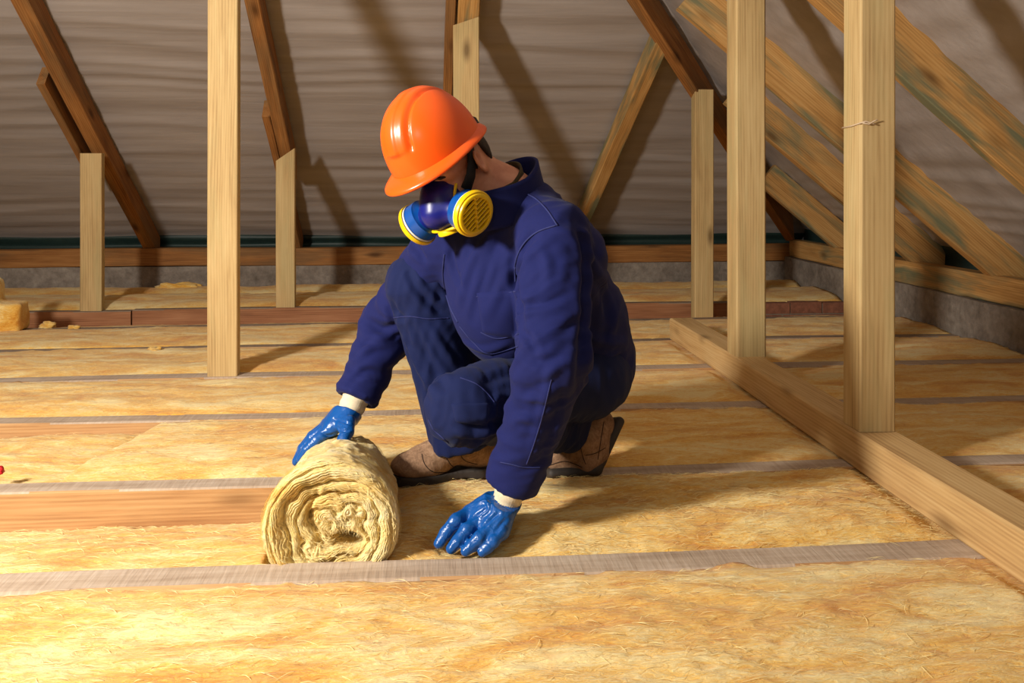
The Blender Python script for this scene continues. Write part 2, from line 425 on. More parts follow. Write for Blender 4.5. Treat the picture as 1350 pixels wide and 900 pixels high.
P, F = sheet('c', 40, lambda u, v: ((lambda Y, xa: (-4.28 + v * (xa + 4.28), Y, z_right(2 * XR - (-4.28 + v * (xa + 4.28)))))(6.62 - u * 8.6, min(XR, 2 * XR - hip_x(6.62 - u * 8.6) + 0.03) if 6.62 - u * 8.6 > 2.47 else XR)), 30, None)
tag(link('ceiling_left', P, F, M['membrane'], smooth=True), 'roof underlay sheet on the left hand slope', kind='structure')

def rough_box(name, lo, hi, n, amp, mat, freq=5.0, parent=None):
    """box with an uneven, worn surface"""
    lo, hi = Vector(lo), Vector(hi); bm = bmesh.new()
    bmesh.ops.create_cube(bm, size=1.0)
    sx = hi - lo
    for v in bm.verts: v.co = Vector(((v.co.x + .5) * sx.x + lo.x, (v.co.y + .5) * sx.y + lo.y, (v.co.z + .5) * sx.z + lo.z))
    for ax, k in enumerate(n):
        for c in range(1, k):
            co = lo.copy(); co[ax] = lo[ax] + sx[ax] * c / k; no = Vector((0, 0, 0)); no[ax] = 1
            bmesh.ops.bisect_plane(bm, geom=bm.verts[:] + bm.edges[:] + bm.faces[:], plane_co=co, plane_no=no)
    bm.normal_update(); P = np.array([v.co[:] for v in bm.verts], np.float32); N = np.array([v.normal[:] for v in bm.verts])
    d = amp * fbm(P * freq, 3)
    for v, dd, nn in zip(bm.verts, d, N): v.co += Vector(nn) * float(dd)
    return bm_link(name, bm, mat, parent)

tag(rough_box('wall_back', (-4.1, 6.38, -0.17), (2.85, 6.62, 0.157), (60, 1, 5), 0.006, M['concrete']), 'low grey concrete wall along the back eave', kind='structure')
tag(rough_box('wall_right', (2.625, -1.5, -0.17), (2.88, 6.40, 0.192), (1, 90, 6), 0.007, M['concrete'], 6.0), 'low grey mortared wall along the right eave', kind='structure')
tag(rough_box('wall_left', (-4.28, -1.5, -0.17), (-4.05, 6.40, 0.19), (1, 40, 3), 0.006, M['concrete']), 'low grey wall along the left eave', kind='structure')
tag(link('floor', [(-4.2, -1.5, -0.165), (2.8, -1.5, -0.165), (2.8, 6.6, -0.165), (-4.2, 6.6, -0.165)], [(0, 1, 2, 3)], M['dark_floor']), 'boards under the joists', kind='structure')
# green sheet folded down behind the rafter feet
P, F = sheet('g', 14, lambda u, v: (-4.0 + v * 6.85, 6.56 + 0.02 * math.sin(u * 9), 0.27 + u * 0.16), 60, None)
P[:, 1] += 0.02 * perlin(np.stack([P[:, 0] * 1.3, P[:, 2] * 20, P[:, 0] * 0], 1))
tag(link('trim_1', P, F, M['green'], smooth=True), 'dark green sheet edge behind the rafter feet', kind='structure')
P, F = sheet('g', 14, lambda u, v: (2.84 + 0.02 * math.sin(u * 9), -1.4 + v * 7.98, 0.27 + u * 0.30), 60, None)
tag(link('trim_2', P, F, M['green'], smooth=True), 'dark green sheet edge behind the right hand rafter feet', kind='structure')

# ------------------------------------------------------------------ timbers
tag(beam('wall_plate', (-4.05, 6.43, 0.222), (2.85, 6.43, 0.222), 0.10, 0.126, M['old'], wob=0.003, seg=40), 'brown timber wall plate lying on the back wall', 'wall plate')
tag(beam('wall_plate', (2.70, 6.36, 0.258), (2.70, -1.4, 0.258), 0.10, 0.128, M['rafter'], wob=0.003, seg=40), 'brown timber wall plate running along the right wall', 'wall plate')

JO = [(1.745, 1.836, 'sawn', 'joist', 'nearest pale sawn floor joist, in front of the roll and the gloved hand'),
      (2.300, 2.372, 'sawn', 'joist', 'floor joist under the boots with its tan side bared left of the roll'),
      (2.940, 3.020, 'sawn', 'joist', 'floor joist just behind the crouching worker, third from the front'),
      (3.545, 3.635, 'sawn', 'joist', 'floor joist that carries the foot of the tall left post'),
      (4.160, 4.230, 'sawn_dark', 'joist', 'grey floor joist one bay behind the tall left post'),
      (4.750, 4.815, 'sawn_dark', 'joist', 'thin grey floor joist just in front of the reddish timber'),
      (6.000, 6.060, 'sawn_dark', 'joist', 'farthest grey floor joist close to the back wall')]
for (a, b, tm, sm, lab) in JO:
    beam('floor_joist', (-4.0, (a + b) / 2, -0.08), (2.615, (a + b) / 2, -0.08), b - a, 0.16, M[sm], top_mat=M[tm], wob=0.0025, seg=60, label=lab, cat='joist', group='floor joists')
beam('floor_joist', (-4.0, 5.395, -0.08), (-1.806, 5.395, -0.08), 0.07, 0.16, M['reddish'], top_mat=M['sawn_dark'], wob=0.002, seg=20, label='brown floor joist in front of the short left post, left of the butt joint', cat='joist', group='floor joists')
beam('floor_joist', (-1.796, 5.395, -0.076), (1.85, 5.395, -0.076), 0.07, 0.16, M['reddish'], top_mat=M['sawn_dark'], wob=0.002, seg=40, label='reddish sawn floor joist right of the butt joint, far behind the worker', cat='joist', group='floor joists')

# bricks laid beside the right wall, in line with the reddish joist
bp = empty('brick_course', (2.2, 5.4, -0.16)); tag(bp, 'short course of red bricks between the reddish joist and the right wall', 'bricks')
rough_box('mortar_bed', (1.86, 5.372, -0.165), (2.62, 5.425, -0.012), (6, 1, 2), 0.002, M['mortar'], parent=bp)
bx = 1.865
for k, lw in enumerate((0.20, 0.16, 0.20, 0.15)):
    o = rough_box('brick', (bx, 5.364, -0.072), (bx + lw, 5.43, -0.002 - 0.004 * (k % 2)), (3, 1, 2), 0.003, M['brick'], 14.0, parent=bp); bx += lw + 0.012
bx = 1.865
for k, lw in enumerate((0.11, 0.20, 0.20, 0.19)):
    o = rough_box('brick', (bx, 5.366, -0.16), (bx + lw, 5.43, -0.082), (3, 1, 2), 0.003, M['brick'], 14.0, parent=bp); bx += lw + 0.012

tag(beam('sole_plate', (1.198, 0.9, 0.0535), (1.198, 4.19, 0.0535), 0.114, 0.105, M['plate'], wob=0.0015, seg=40), 'long pale pine beam lying across the joists, carrying two posts', 'beam')
def post(x0, x1, y0, y1, z0, z1, mat, label, cat='post', group='upright timber posts', **kw):
    return beam('timber_post', ((x0 + x1) / 2, (y0 + y1) / 2, z0), ((x0 + x1) / 2, (y0 + y1) / 2, z1), y1 - y0, x1 - x0, mat, up=(1, 0, 0), label=label, cat=cat, group=group, wob=0.001, seg=24, **kw)
post(1.146, 1.248, 2.272, 2.374, 0.106, 1.765, M['post'], 'thick square pale post nearest the viewer, with twine around it')
post(1.146, 1.264, 3.250, 3.362, 0.106, 1.765, M['post'], 'square pale post standing on the far part of the long floor beam')
post(-0.905, -0.788, 3.562, 3.618, 0.0, 2.4, M['post'], 'tall pale post on a joist left of the worker')
post(-2.100, -1.976, 5.368, 5.42, 0.0, 0.935, M['post'], 'short pale post under the leftmost rafter')
post(-0.962, -0.850, 5.375, 5.43, 0.0, 0.93, M['post'], 'short pale post beyond the tall left post, holding a cut rafter end', cut1=0.7)
post(1.520, 1.634, 5.02, 5.10, -0.10, 1.31, M['post'], 'thin pale post under the hip rafter near the back corner')
post(0.092, 0.228, 4.59, 4.65, -0.10, 1.615, M['post'], 'pale post behind the orange hard hat', cut1=0.35)

# twine around the near post
def tube(pts, r, k=6, closed=False):
    pts = [Vector(p) for p in pts]; n = len(pts); V = []; Fc = []; prev = None
    for i, p in enumerate(pts):
        a = pts[(i - 1) % n] if (closed or i > 0) else p; b = pts[(i + 1) % n] if (closed or i < n - 1) else p
        t = (b - a).normalized(); ref = prev if prev is not None else (Vector((0, 0, 1)) if abs(t.z) < 0.9 else Vector((1, 0, 0)))
        u = (ref - t * ref.dot(t)).normalized(); prev = u; w = t.cross(u); rr = r[i] if isinstance(r, (list, tuple)) else r
        V += [p + (u * math.cos(2 * math.pi * j / k) + w * math.sin(2 * math.pi * j / k)) * rr for j in range(k)]
    m = n if closed else n - 1
    for i in range(m):
        for j in range(k):
            q = ((i + 1) % n) * k; Fc.append((i * k + j, i * k + (j + 1) % k, q + (j + 1) % k, q + j))
    if not closed: Fc += [tuple(range(k))[::-1], tuple((n - 1) * k + j for j in range(k))]
    return V, Fc
zt = 0.942
V, Fc = tube([(1.145, 2.375, zt - .006), (1.144, 2.32, zt - .004), (1.1445, 2.271, zt + .001), (1.16, 2.2695, zt + .006), (1.175, 2.268, zt + 0.001), (1.186, 2.266, zt - .002)], 0.0022)
V2, F2 = tube([(1.150, 2.268, zt + .002), (1.168, 2.267, zt - .002), (1.180, 2.264, zt + .006), (1.190, 2.262, zt + .010)], 0.002)
V += V2; Fc += [tuple(i + len(V) - len(V2) for i in f) for f in F2]
tag(link('twine', V, Fc, M['twine'], smooth=True), 'pale twine tied round the near post', 'twine')

# rafters of the hip end: undersides lie 0.19 m (vertically) under the membrane
def uz_back(Y): return 0.285 + TB * (6.4 - Y)
def uz_right(X): return 0.325 + TR * (2.65 - X)
NB = Vector((0, TB, 1)).normalized(); NR = Vector((TR, 0, 1)).normalized()
def raft_b(xa, ya, xb, yb, w, h, mat, label, lift=0.0, **kw):
    a = Vector((xa, ya, uz_back(ya) + lift)) + NB * h / 2; b = Vector((xb, yb, uz_back(yb) + lift)) + NB * h / 2
    return beam('rafter', a, b, w, h, mat, up=NB, label=label, cat='rafter', group='roof rafters', **kw)
def raft_r(ya, xa, yb, xb, w, h, mat, label, lift=0.0, **kw):
    a = Vector((xa, ya, uz_right(xa) + lift)) + NR * h / 2; b = Vector((xb, yb, uz_right(xb) + lift)) + NR * h / 2
    return beam('rafter', a, b, w, h, mat, up=NR, label=label, cat='rafter', group='roof rafters', **kw)
raft_b(-2.03, 6.47, -2.085, 3.9, 0.085, 0.13, M['old'], 'leftmost brown rafter sloping down to the back wall', cut0=0.6)
raft_b(-2.155, 5.75, -2.165, 5.0, 0.045, 0.13, M['old'], 'short brown piece fixed to the side of the leftmost rafter', lift=-0.03, seg=6)
raft_b(-0.93, 5.68, -0.925, 3.9, 0.075, 0.13, M['old'], 'brown rafter cut off at the top of a short post, behind the tall left post', lift=-0.015, cut0=0.75)
raft_b(-0.99, 6.45, -1.00, 5.25, 0.045, 0.13, M['old'], 'brown lower rafter lapped beside the cut one, down to the back wall')
raft_b(0.17, 4.66, 0.19, 3.7, 0.115, 0.13, M['rafter'], 'brown rafter end resting on the post behind the hard hat', cut0=0.75)
raft_b(0.05, 6.45, 0.09, 3.9, 0.05, 0.13, M['old'], 'brown rafter lapped behind the post above the hard hat')
raft_b(1.01, 6.45, 1.255, 4.73, 0.085, 0.12, M['rafter'], 'jack rafter leaning from the hip rafter down to the back wall', cut0=0.6)
# hip rafter along the meeting line of both slopes
def hip_u(z): return Vector((2.65 - (z - 0.325) / TR, 6.4 - (z - 0.285) / TB, z))
beam('rafter', hip_u(0.335) + Vector((0, 0, .075)), hip_u(2.3) + Vector((0, 0, .075)), 0.07, 0.15, M['old'], label='brown hip rafter rising from the back right corner', cat='rafter', group='roof rafters', cut0=0.9)
raft_r(3.03, 2.78, 3.06, 0.9, 0.06, 0.215, M['rafter'], 'nearest broad rafter of the right slope, green stained along the top', cut0=0.7)
raft_r(3.98, 2.78, 4.13, 1.16, 0.06, 0.18, M['rafter'], 'second rafter of the right slope, behind both square posts', cut0=0.7)
raft_r(4.68, 2.78, 4.80, 1.62, 0.06, 0.18, M['rafter'], 'third rafter of the right slope, with a green grey stain', cut0=0.7)
raft_r(5.62, 2.78, 5.70, 2.16, 0.06, 0.17, M['rafter'], 'shortest rafter of the right slope, in the back corner', cut0=0.7, seg=6)

# ------------------------------------------------------------------ insulation batts
def ribbons(parent, base, dirs, up, rg, ln=(0.015, 0.055), lift=0.006, wd=0.00045, mat='fibre'):
    """fine loose glass fibres lying on a surface: thin bowed blades"""
    n = len(base); L = rg.uniform(*ln, n); side = np.cross(dirs, up if up.ndim == 2 else np.tile(up, (n, 1))); side /= np.linalg.norm(side, axis=1)[:, None] + 1e-9
    up2 = up if up.ndim == 2 else np.tile(up, (n, 1)); bow = rg.normal(0, 0.25, n); hh = rg.uniform(0.2, 1, n) * lift; K = 5; V = []
    for i in range(K):
        t = i / (K - 1); c = base + dirs * (L * (t - 0.5))[:, None] + side * (L * bow * (t - 0.5) ** 2 * 2)[:, None] + up2 * (hh * (4 * t * (1 - t)) - 0.001)[:, None]
        w = wd * (1 - 0.8 * abs(2 * t - 1)); V += [c + side * w, c - side * w + up2 * w]
    V = np.stack(V, 1).reshape(-1, 3); o = np.arange(n)[:, None] * (2 * K); F = np.concatenate([o + np.array([[2*i, 2*i+1, 2*i+3, 2*i+2]]) for i in range(K - 1)])
    f = link('loose_fibres', V, F, M[mat], parent, True); f['kind'] = 'stuff'; return f

def batt(X0, X1, Y0, Y1, res, label, z0=0.0, bulge=0.03, tilt=0.0, seed=0, rough=1.0, ragged=0.012, end0=0.0, end1=0.0, dent=None, skew0=0.0, fib=0):
    nx = max(8, int((X1 - X0) / res)); ny = max(10, int((Y1 - Y0) / (res * 0.7)))
    u, v = np.meshgrid(np.linspace(0, 1, nx), np.linspace(0, 1, ny), indexing='ij'); u = u.ravel(); v = v.ravel()
    x = X0 + (X1 - X0) * u; c = lambda a, b, k: np.stack([a, b, np.full_like(a, k + seed * 7.7)], 1)
    x = x + skew0 * (v - 0.5) * (1 - u)
    e0 = ragged * fbm(c(x * 6, x * 0, 1), 4); e1 = ragged * fbm(c(x * 6, x * 0, 2), 4)
    y = Y0 - 0.004 + e0 + (Y1 - Y0 + 0.008 + e1 - e0) * v
    dy = np.minimum(y - (Y0 + e0), (Y1 + e1) - y); dx = np.minimum(x - X0, X1 - x)
    prof = 1 - np.exp(-np.clip(dy, 0, 1) / 0.06)
    if end0 or end1: prof = prof * np.where(x - X0 < X1 - x, 1 - end0 * np.exp(-np.clip(x - X0, 0, 9) / 0.04), 1 - end1 * np.exp(-np.clip(X1 - x, 0, 9) / 0.04))
    z = z0 - 0.007 + (bulge + 0.007) * prof + tilt * (v - 0.5)
    wx = 0.06 * fbm(c(x * 2.2, y * 5, 3), 2); wy = 0.03 * fbm(c(x * 2.2, y * 5, 4), 2)
    n1 = fbm(c(x * 2.0, y * 4.5, 5), 3); n2 = 1 - 2 * np.abs(perlin(c((x + wx) * 6, (y + wy) * 17, 6))); n3 = 1 - 2 * np.abs(perlin(c((x + wx) * 16, (y + wy) * 50, 7)))
    n4 = perlin(c((x + wx * 2) * 36, (y + wy) * 100, 8))
    z = z + rough * (0.010 * n1 + 0.0045 * n2 + 0.0030 * n3 + 0.0020 * n4) * (0.3 + 0.7 * prof)
    lip = np.where(v < 0.5, perlin(c(x * 9, x * 0, 21)) + 0.5 * perlin(c(x * 30, x * 0, 22)), perlin(c(x * 9, x * 0, 23)) + 0.5 * perlin(c(x * 30, x * 0, 24)))
    z = z + 0.013 * np.clip(lip, 0, 1) * np.exp(-np.clip(dy, 0, 1) / 0.03)
    pl = np.clip(1 - np.maximum(np.abs(x - 1.198) - 0.066, 0) / 0.05, 0, 1) * (y < 4.25); z = z * (1 - pl) + np.minimum(z, -0.006) * pl
    if dent is not None:
        for (cx, cy, rx, ry, dz) in dent: z = z - dz * np.exp(-((x - cx) / rx) ** 2 - ((y - cy) / ry) ** 2)
    x = x + 0.006 * rough * n4; y = y + 0.004 * rough * n3 * (dy > 0.01)
    top = np.stack([x, y, z], 1); idx = np.arange(nx * ny).reshape(nx, ny)
    F = np.stack([idx[:-1, :-1], idx[1:, :-1], idx[1:, 1:], idx[:-1, 1:]], -1).reshape(-1, 4)
    rim = np.concatenate([idx[:, 0], idx[-1, 1:], idx[-2::-1, -1], idx[0, -2:0:-1]]); V = [top]; base = len(top); Fs = [F]
    low = top[rim].copy(); low[:, 2] = -0.158; V.append(low); k = len(rim); ar = np.arange(k)
    Fs.append(np.stack([rim, base + ar, base + (ar + 1) % k, rim[(ar + 1) % k]], 1))
    o = link('insulation_batt', np.concatenate(V), np.concatenate(Fs), M['wool'], smooth=True)
    if fib:
        rg = np.random.default_rng(seed); k = rg.integers(0, len(top), fib); fa = rg.normal(0, 0.45, fib)
        ribbons(o, top[k] + A((0, 0, 0.0005)), np.stack([np.cos(fa), np.sin(fa), 0 * fa], 1) * rg.choice([-1, 1], fib)[:, None], A((0, 0, 1)), rg)
    return tag(o, label, 'insulation', 'yellow glass wool batts between the joists')

XS = 1.19
batt(-1.6, 2.60, 1.18, 1.745, 0.011, 'nearest yellow insulation batt, filling the whole foreground', bulge=0.016, seed=1, fib=3600)
batt(-2.3, -0.36, 1.836, 2.30, 0.012, 'sunken yellow insulation left of the roll, below the bared joist', z0=-0.05, bulge=0.012, tilt=-0.085, seed=2, ragged=0.008, fib=1500)
batt(-0.26, XS, 1.836, 2.30, 0.010, 'freshly laid yellow insulation under the gloved hand, right of the roll', bulge=0.022, seed=3, rough=1.35, fib=3500,
     dent=[(0.06, 1.93, 0.09, 0.09, 0.045), (-0.2, 2.0, 0.1, 0.3, 0.03)])
batt(XS + 0.02, 2.61, 1.836, 2.30, 0.014, 'yellow insulation at the right edge, between the two nearest joists', bulge=0.010, seed=4)
batt(-2.6, -0.935, 2.372, 2.94, 0.014, 'lower yellow insulation batt at the left edge with a torn end', z0=-0.036, bulge=0.016, seed=5, end1=0.8, rough=1.1, fib=700)
batt(-0.93, XS, 2.372, 2.94, 0.012, 'yellow insulation batt behind the roll and the boots', bulge=0.014, seed=6, end0=0.35, rough=0.85, skew0=0.12, fib=1800)
batt(XS + 0.02, 2.61, 2.372, 2.94, 0.016, 'yellow insulation to the right of the nearest square post', bulge=0.010, seed=7)
batt(-3.0, XS, 3.02, 3.545, 0.016, 'yellow insulation directly in front of the tall left post, left of the beam', bulge=0.014, seed=8)
batt(XS + 0.02, 2.61, 3.02, 3.545, 0.018, 'yellow insulation right of the beam between its two square posts', bulge=0.010, seed=9)
batt(-3.4, XS, 3.635, 4.16, 0.02, 'yellow insulation just behind the tall left post', bulge=0.014, seed=10)
batt(XS + 0.02, 2.61, 3.635, 4.16, 0.02, 'yellow insulation right of the beam, against the crumbled wall', bulge=0.010, seed=11)
batt(-3.7, 2.61, 4.23, 4.75, 0.024, 'yellow insulation at the far end of the floor beam', bulge=0.014, seed=12)
batt(-3.9, 2.61, 4.815, 5.36, 0.026, 'yellow insulation lying low in front of the reddish joist', z0=-0.055, bulge=0.004, tilt=-0.09, seed=13)
batt(-4.0, 2.61, 5.432, 6.00, 0.028, 'dim yellow insulation behind the short posts', bulge=0.03, seed=14)
batt(-4.0, 2.61, 6.06, 6.35, 0.03, 'farthest strip of yellow insulation against the back wall', bulge=0.035, seed=15, ragged=0.02)

def clump(name, c, r, seed, label, cat='insulation', mat='wool', flat=0.5, amp=0.5, group=None):
    n, m = 26, 18; V = []
    for i in range(m + 1):
        th = math.pi * i / m
        for j in range(n):
            ph = 2 * math.pi * j / n; V.append((math.sin(th) * math.cos(ph), math.sin(th) * math.sin(ph), math.cos(th)))
    V = np.array(V, np.float32); d = 1 + amp * fbm(V * 1.3 + seed * 3.1, 4); V = V * d[:, None] * A(r); V[:, 2] = np.maximum(V[:, 2], -flat * r[2])
    F = [(i * n + j, (i + 1) * n + j, (i + 1) * n + (j + 1) % n, i * n + (j + 1) % n) for i in range(m) for j in range(n)]
    o = link(name, V, F, M[mat], smooth=True, loc=c); tag(o, label, cat, group); return o
clump('insulation_tuft', W(172, 690, 2.26), (0.045, 0.015, 0.018), 1, 'small curled yellow tuft lying below the bared joist')
clump('insulation_tuft', W(203, 464, 3.95), (0.05, 0.03, 0.022), 2, 'loose pale tuft on the joist left of the tall post')
clump('insulation_tuft', W(64, 430, 4.62), (0.04, 0.03, 0.022), 3, 'small brown tuft on the thin joist at far left')
clump('insulation_tuft', W(98, 433, 4.6), (0.03, 0.02, 0.022), 4, 'tiny tuft beside the brown one on the thin far joist')
clump('insulation_tuft', W(240, 381, 6.02), (0.16, 0.03, 0.04), 5, 'torn edge of insulation curling up the back wall')
clump('red_scrap', W(-1, 621, 2.30), (0.012, 0.012, 0.012), 6, 'tiny red plastic scrap at the left edge', 'scrap', 'red')
def offcut():
    c = W(6, 425, 4.5); X = CV(1, 0.25, 0).normalized(); Y = CV(-0.25, 1, 0).normalized(); Z = Vector((0, 0, 1))
    def f(P):
        d = sd_box(P, c + X * 0.03 + Z * 0.03, (X, Y, Z), (0.065, 0.09, 0.075), 0.02)
        d = smin(d, sd_box(P, c - X * 0.055 + Z * 0.09, (X, Y, Z), (0.035, 0.08, 0.14), 0.025), 0.03)
        return d + 0.010 * fbm(P * 11, 3)
    V, F = nets(f, *[np.arange(c[i] - 0.3, c[i] + 0.3, 0.012) for i in range(3)])
    tag(link('insulation_offcut', V, F, M['wool'], smooth=True), 'stacked insulation offcut standing at the left edge', 'insulation')
offcut()

# ------------------------------------------------------------------ the roll of insulation
def roll():
    c0 = W(435, 668, 1.822); c0.z = 0.070; c1 = W(459, 620, 2.235); c1.z = 0.035
    ax = (c1 - c0); Ln = ax.length; ax.normalize(); side = ax.cross(Vector((0, 0, 1))).normalized(); up = side.cross(ax)
    root = empty('insulation_roll', c0 - Vector((0, 0, 0.135))); tag(root, 'pale yellow roll of glass wool insulation, coiled end facing the viewer', 'insulation roll')
    nt, nl = 220, 60
    th, ll = np.meshgrid(np.linspace(0, 2 * np.pi, nt, endpoint=False), np.linspace(0, 1, nl), indexing='ij'); th = th.ravel(); ll = ll.ravel()
    def outline(th, l):
        r = 0.1365 + (0.100 - 0.1365) * l ** 1.15
        r = r * (1 + 0.035 * np.cos(2 * th) + 0.02 * np.cos(3 * th + 1))
        return r
    r = outline(th, ll)
    q = np.stack([np.cos(th) * 1.1, np.sin(th) * 1.1, ll * 1.5], 1)
    r = r + 0.010 * fbm(q * 1.6, 3) * np.clip(ll * 3, 0.2, 1)
    r = r + 0.0035 * (1 - 2 * np.abs(perlin(np.stack([np.cos(th) * 3.0, np.sin(th) * 3.0, ll * 22], 1)))) + 0.002 * perlin(np.stack([np.cos(th) * 9, np.sin(th) * 9, ll * 50], 1))
    r = np.where(ll < 0.04, r - 0.006 * (1 - ll / 0.04) ** 2, r)
    ends = 0.02 * fbm(np.stack([np.cos(th) * 3, np.sin(th) * 3, ll * 0 + 4], 1), 3)
    pos = A(c0) + np.outer(ll * Ln + ends * ll, A(ax)) + np.outer(r * np.cos(th), A(side)) + np.outer(r * np.sin(th), A(up))
    idx = np.arange(nt * nl).reshape(nt, nl); nx = np.roll(idx, -1, 0)
    F = np.stack([idx[:, :-1], idx[:, 1:], nx[:, 1:], nx[:, :-1]], -1).reshape(-1, 4)
    back = len(pos); pos = np.concatenate([pos, [A(c1) - A(ax) * 0.02]]); Ft = [tuple(f) for f in F] + [(int(idx[i, -1]), back, int(idx[(i + 1) % nt, -1])) for i in range(nt)]
    link('rolled_blanket', pos, Ft, M['roll'], root, True)
    # coiled end: layers folded round each other, a dark gap right of the middle
    nr = 120; tt, rr = np.meshgrid(np.linspace(0, 2 * np.pi, 360, endpoint=False), np.linspace(0, 1, nr), indexing='ij'); tt = tt.ravel(); rr = rr.ravel()
    R = outline(tt, 0 * tt) - 0.0005; x = rr * R * np.cos(tt); y = rr * R * np.sin(tt)
    n2 = lambda s, k: fbm(np.stack([x * s, y * s, x * 0 + k], 1), 3)
    core = np.clip(1 - rr ** 3, 0, 1)
    gx, gy = 0.036, -0.030                                        # gap centre (right = -side direction handled below)
    X = x + 0.030 * n2(13, 2) * core; Y = y + 0.030 * n2(13, 5) * core
    rad = np.sqrt((X - 0.3 * gx) ** 2 + (Y * 1.08 - 0.3 * gy) ** 2); ang = np.arctan2(Y - gy * 0.3, X - gx * 0.3)
    s = rad / 0.030 + ang / (2 * np.pi) + 0.45 * n2(9, 8) * core
    lay = np.abs(np.sin(np.pi * s))                               # 0 at the seam between two layers
    fin = np.abs(np.sin(np.pi * (s * 6.5 + 0.9 * n2(24, 3))))
    dep = 0.020 * (1 - lay) ** 2.2 * (0.25 + 0.75 * core) + 0.0045 * (1 - fin) ** 1.5 + 0.007 * n2(20, 12) * core
    fold = np.exp(-((x - gx) / 0.024) ** 2 - ((y - gy + 0.25 * (x - gx)) / 0.011) ** 2); dep = dep + 0.16 * fold
    slit = np.exp(-((x + 0.035 + 0.01 * np.sin(y * 60)) / 0.006) ** 2) * np.exp(-((y - 0.01) / 0.05) ** 2); dep = dep + 0.022 * slit
    dep = dep - 0.012 * np.exp(-((rr - 0.86) / 0.12) ** 2) + 0.013 * np.clip((rr - 0.93) / 0.07, 0, 1) ** 2
    pos = A(c0) + np.outer(dep - 0.004, A(ax)) + np.outer(x, A(side)) + np.outer(y, A(up))
    idx = np.arange(360 * nr).reshape(360, nr); nx = np.roll(idx, -1, 0)
    F = np.stack([idx[:, :-1], nx[:, :-1], nx[:, 1:], idx[:, 1:]], -1).reshape(-1, 4)
    link('coiled_end', pos, F[:, ::-1], M['roll'], root, True)
    rg = np.random.default_rng(3); n = 2600; th = rg.uniform(-0.3, 3.4, n); l = rg.uniform(0, 1, n); r = outline(th, l) + 0.001
    nrm = np.outer(np.cos(th), A(side)) + np.outer(np.sin(th), A(up)); tan = np.outer(-np.sin(th), A(side)) + np.outer(np.cos(th), A(up))
    base = A(c0) + np.outer(l * Ln, A(ax)) + nrm * r[:, None]; dr = tan + np.outer(rg.normal(0, 0.5, n), A(ax)); dr /= np.linalg.norm(dr, axis=1)[:, None]
    ribbons(root, base, dr, nrm.astype(np.float32), rg, (0.012, 0.04), 0.006)
    k = rg.integers(0, len(pos), 1500); base = pos[k]; rel = base - A(c0); tan = np.cross(A(ax), rel); tan = tan / (np.linalg.norm(tan, axis=1)[:, None] + 1e-6) + rg.normal(0, 0.3, (1500, 3)); tan /= np.linalg.norm(tan, axis=1)[:, None]
    ribbons(root, base - A(ax) * 0.001, tan, np.tile(-A(ax), (1500, 1)), rg, (0.008, 0.03), 0.004, 0.0004)
roll()

# ------------------------------------------------------------------ the worker
def seg_wrinkle(V, N, segs):
    """cloth creases: ridged noise, tight along each limb and slack around it"""
    d = np.zeros(len(V), np.float32)
    for (a, b, R, amp, fr, tw, seed) in segs:
        a, b = A(a), A(b); ab = b - a; L = np.linalg.norm(ab); ab /= L; q = V - a; t = q @ ab; tc = np.clip(t, 0, L)
        rad = q - t[:, None] * ab; dist = np.linalg.norm(q - tc[:, None] * ab, axis=1)
        m = np.clip((R - dist) / (0.3 * R), 0, 1)
        ref = A((0.3, 0.5, 0.8)); u = np.cross(ab, ref); u /= np.linalg.norm(u); w = np.cross(ab, u)
        cu, cw = rad @ u, rad @ w
        P1 = np.stack([t * fr + tw * cu * 9, cu * 7, cw * 7], 1) + seed
        n = (1 - 2.2 * np.abs(perlin(P1))) + 0.5 * (1 - 2 * np.abs(perlin(P1 * 2.1 + 5)))
        d = np.where(m * amp > np.abs(d) * 0 + 0, np.maximum(d, -1) + m * amp * n, d)
    return V + N * d[:, None]

def folds(V, N, F, lst):
    bv = bvh_of(V, F); out = V.copy()
    for pp, wd, dp in lst:
        c = curve_on(bv, [W(x, y, 2.0) for x, y in pp], 0.0, 12)
        if len(c) < 3: continue
        C = np.array([tuple(q) for q in c], np.float32); k = len(C); tap = np.sin(np.pi * (np.arange(k) + 1) / (k + 1)) ** 0.6
        lo, hi = C.min(0) - 3 * wd, C.max(0) + 3 * wd; ii = np.nonzero(((V > lo) & (V < hi)).all(1))[0]
        if len(ii) == 0: continue
        D = np.linalg.norm(V[ii][:, None, :] - C[None], axis=2); j = D.argmin(1); dm = D[np.arange(len(ii)), j] / wd
        out[ii] += N[ii] * (dp * tap[j] * (np.exp(-dm ** 2) - 0.35 * np.exp(-((dm - 1.7) / 0.8) ** 2)))[:, None]
    return out

def curve_on(bvh, pts, off=0.0015, n=26):
    """smooth line through the given points, laid onto a surface"""
    pts = [Vector(p) for p in pts]; out = []
    for i in range(len(pts) - 1):
        p0 = pts[max(i - 1, 0)]; p1 = pts[i]; p2 = pts[i + 1]; p3 = pts[min(i + 2, len(pts) - 1)]
        for k in range(n):
            t = k / n; q = 0.5 * ((2 * p1) + (p2 - p0) * t + (2 * p0 - 5 * p1 + 4 * p2 - p3) * t * t + (3 * p1 - p0 - 3 * p2 + p3) * t ** 3)
            out.append(q)
    res = []
    for q in out:
        h = bvh.ray_cast(Vector((0, 0, EYE)), (q - Vector((0, 0, EYE))).normalized())   # seen-surface point nearest the viewer
        if h[0] is not None: res.append(h[0] + h[1] * off)
    return res

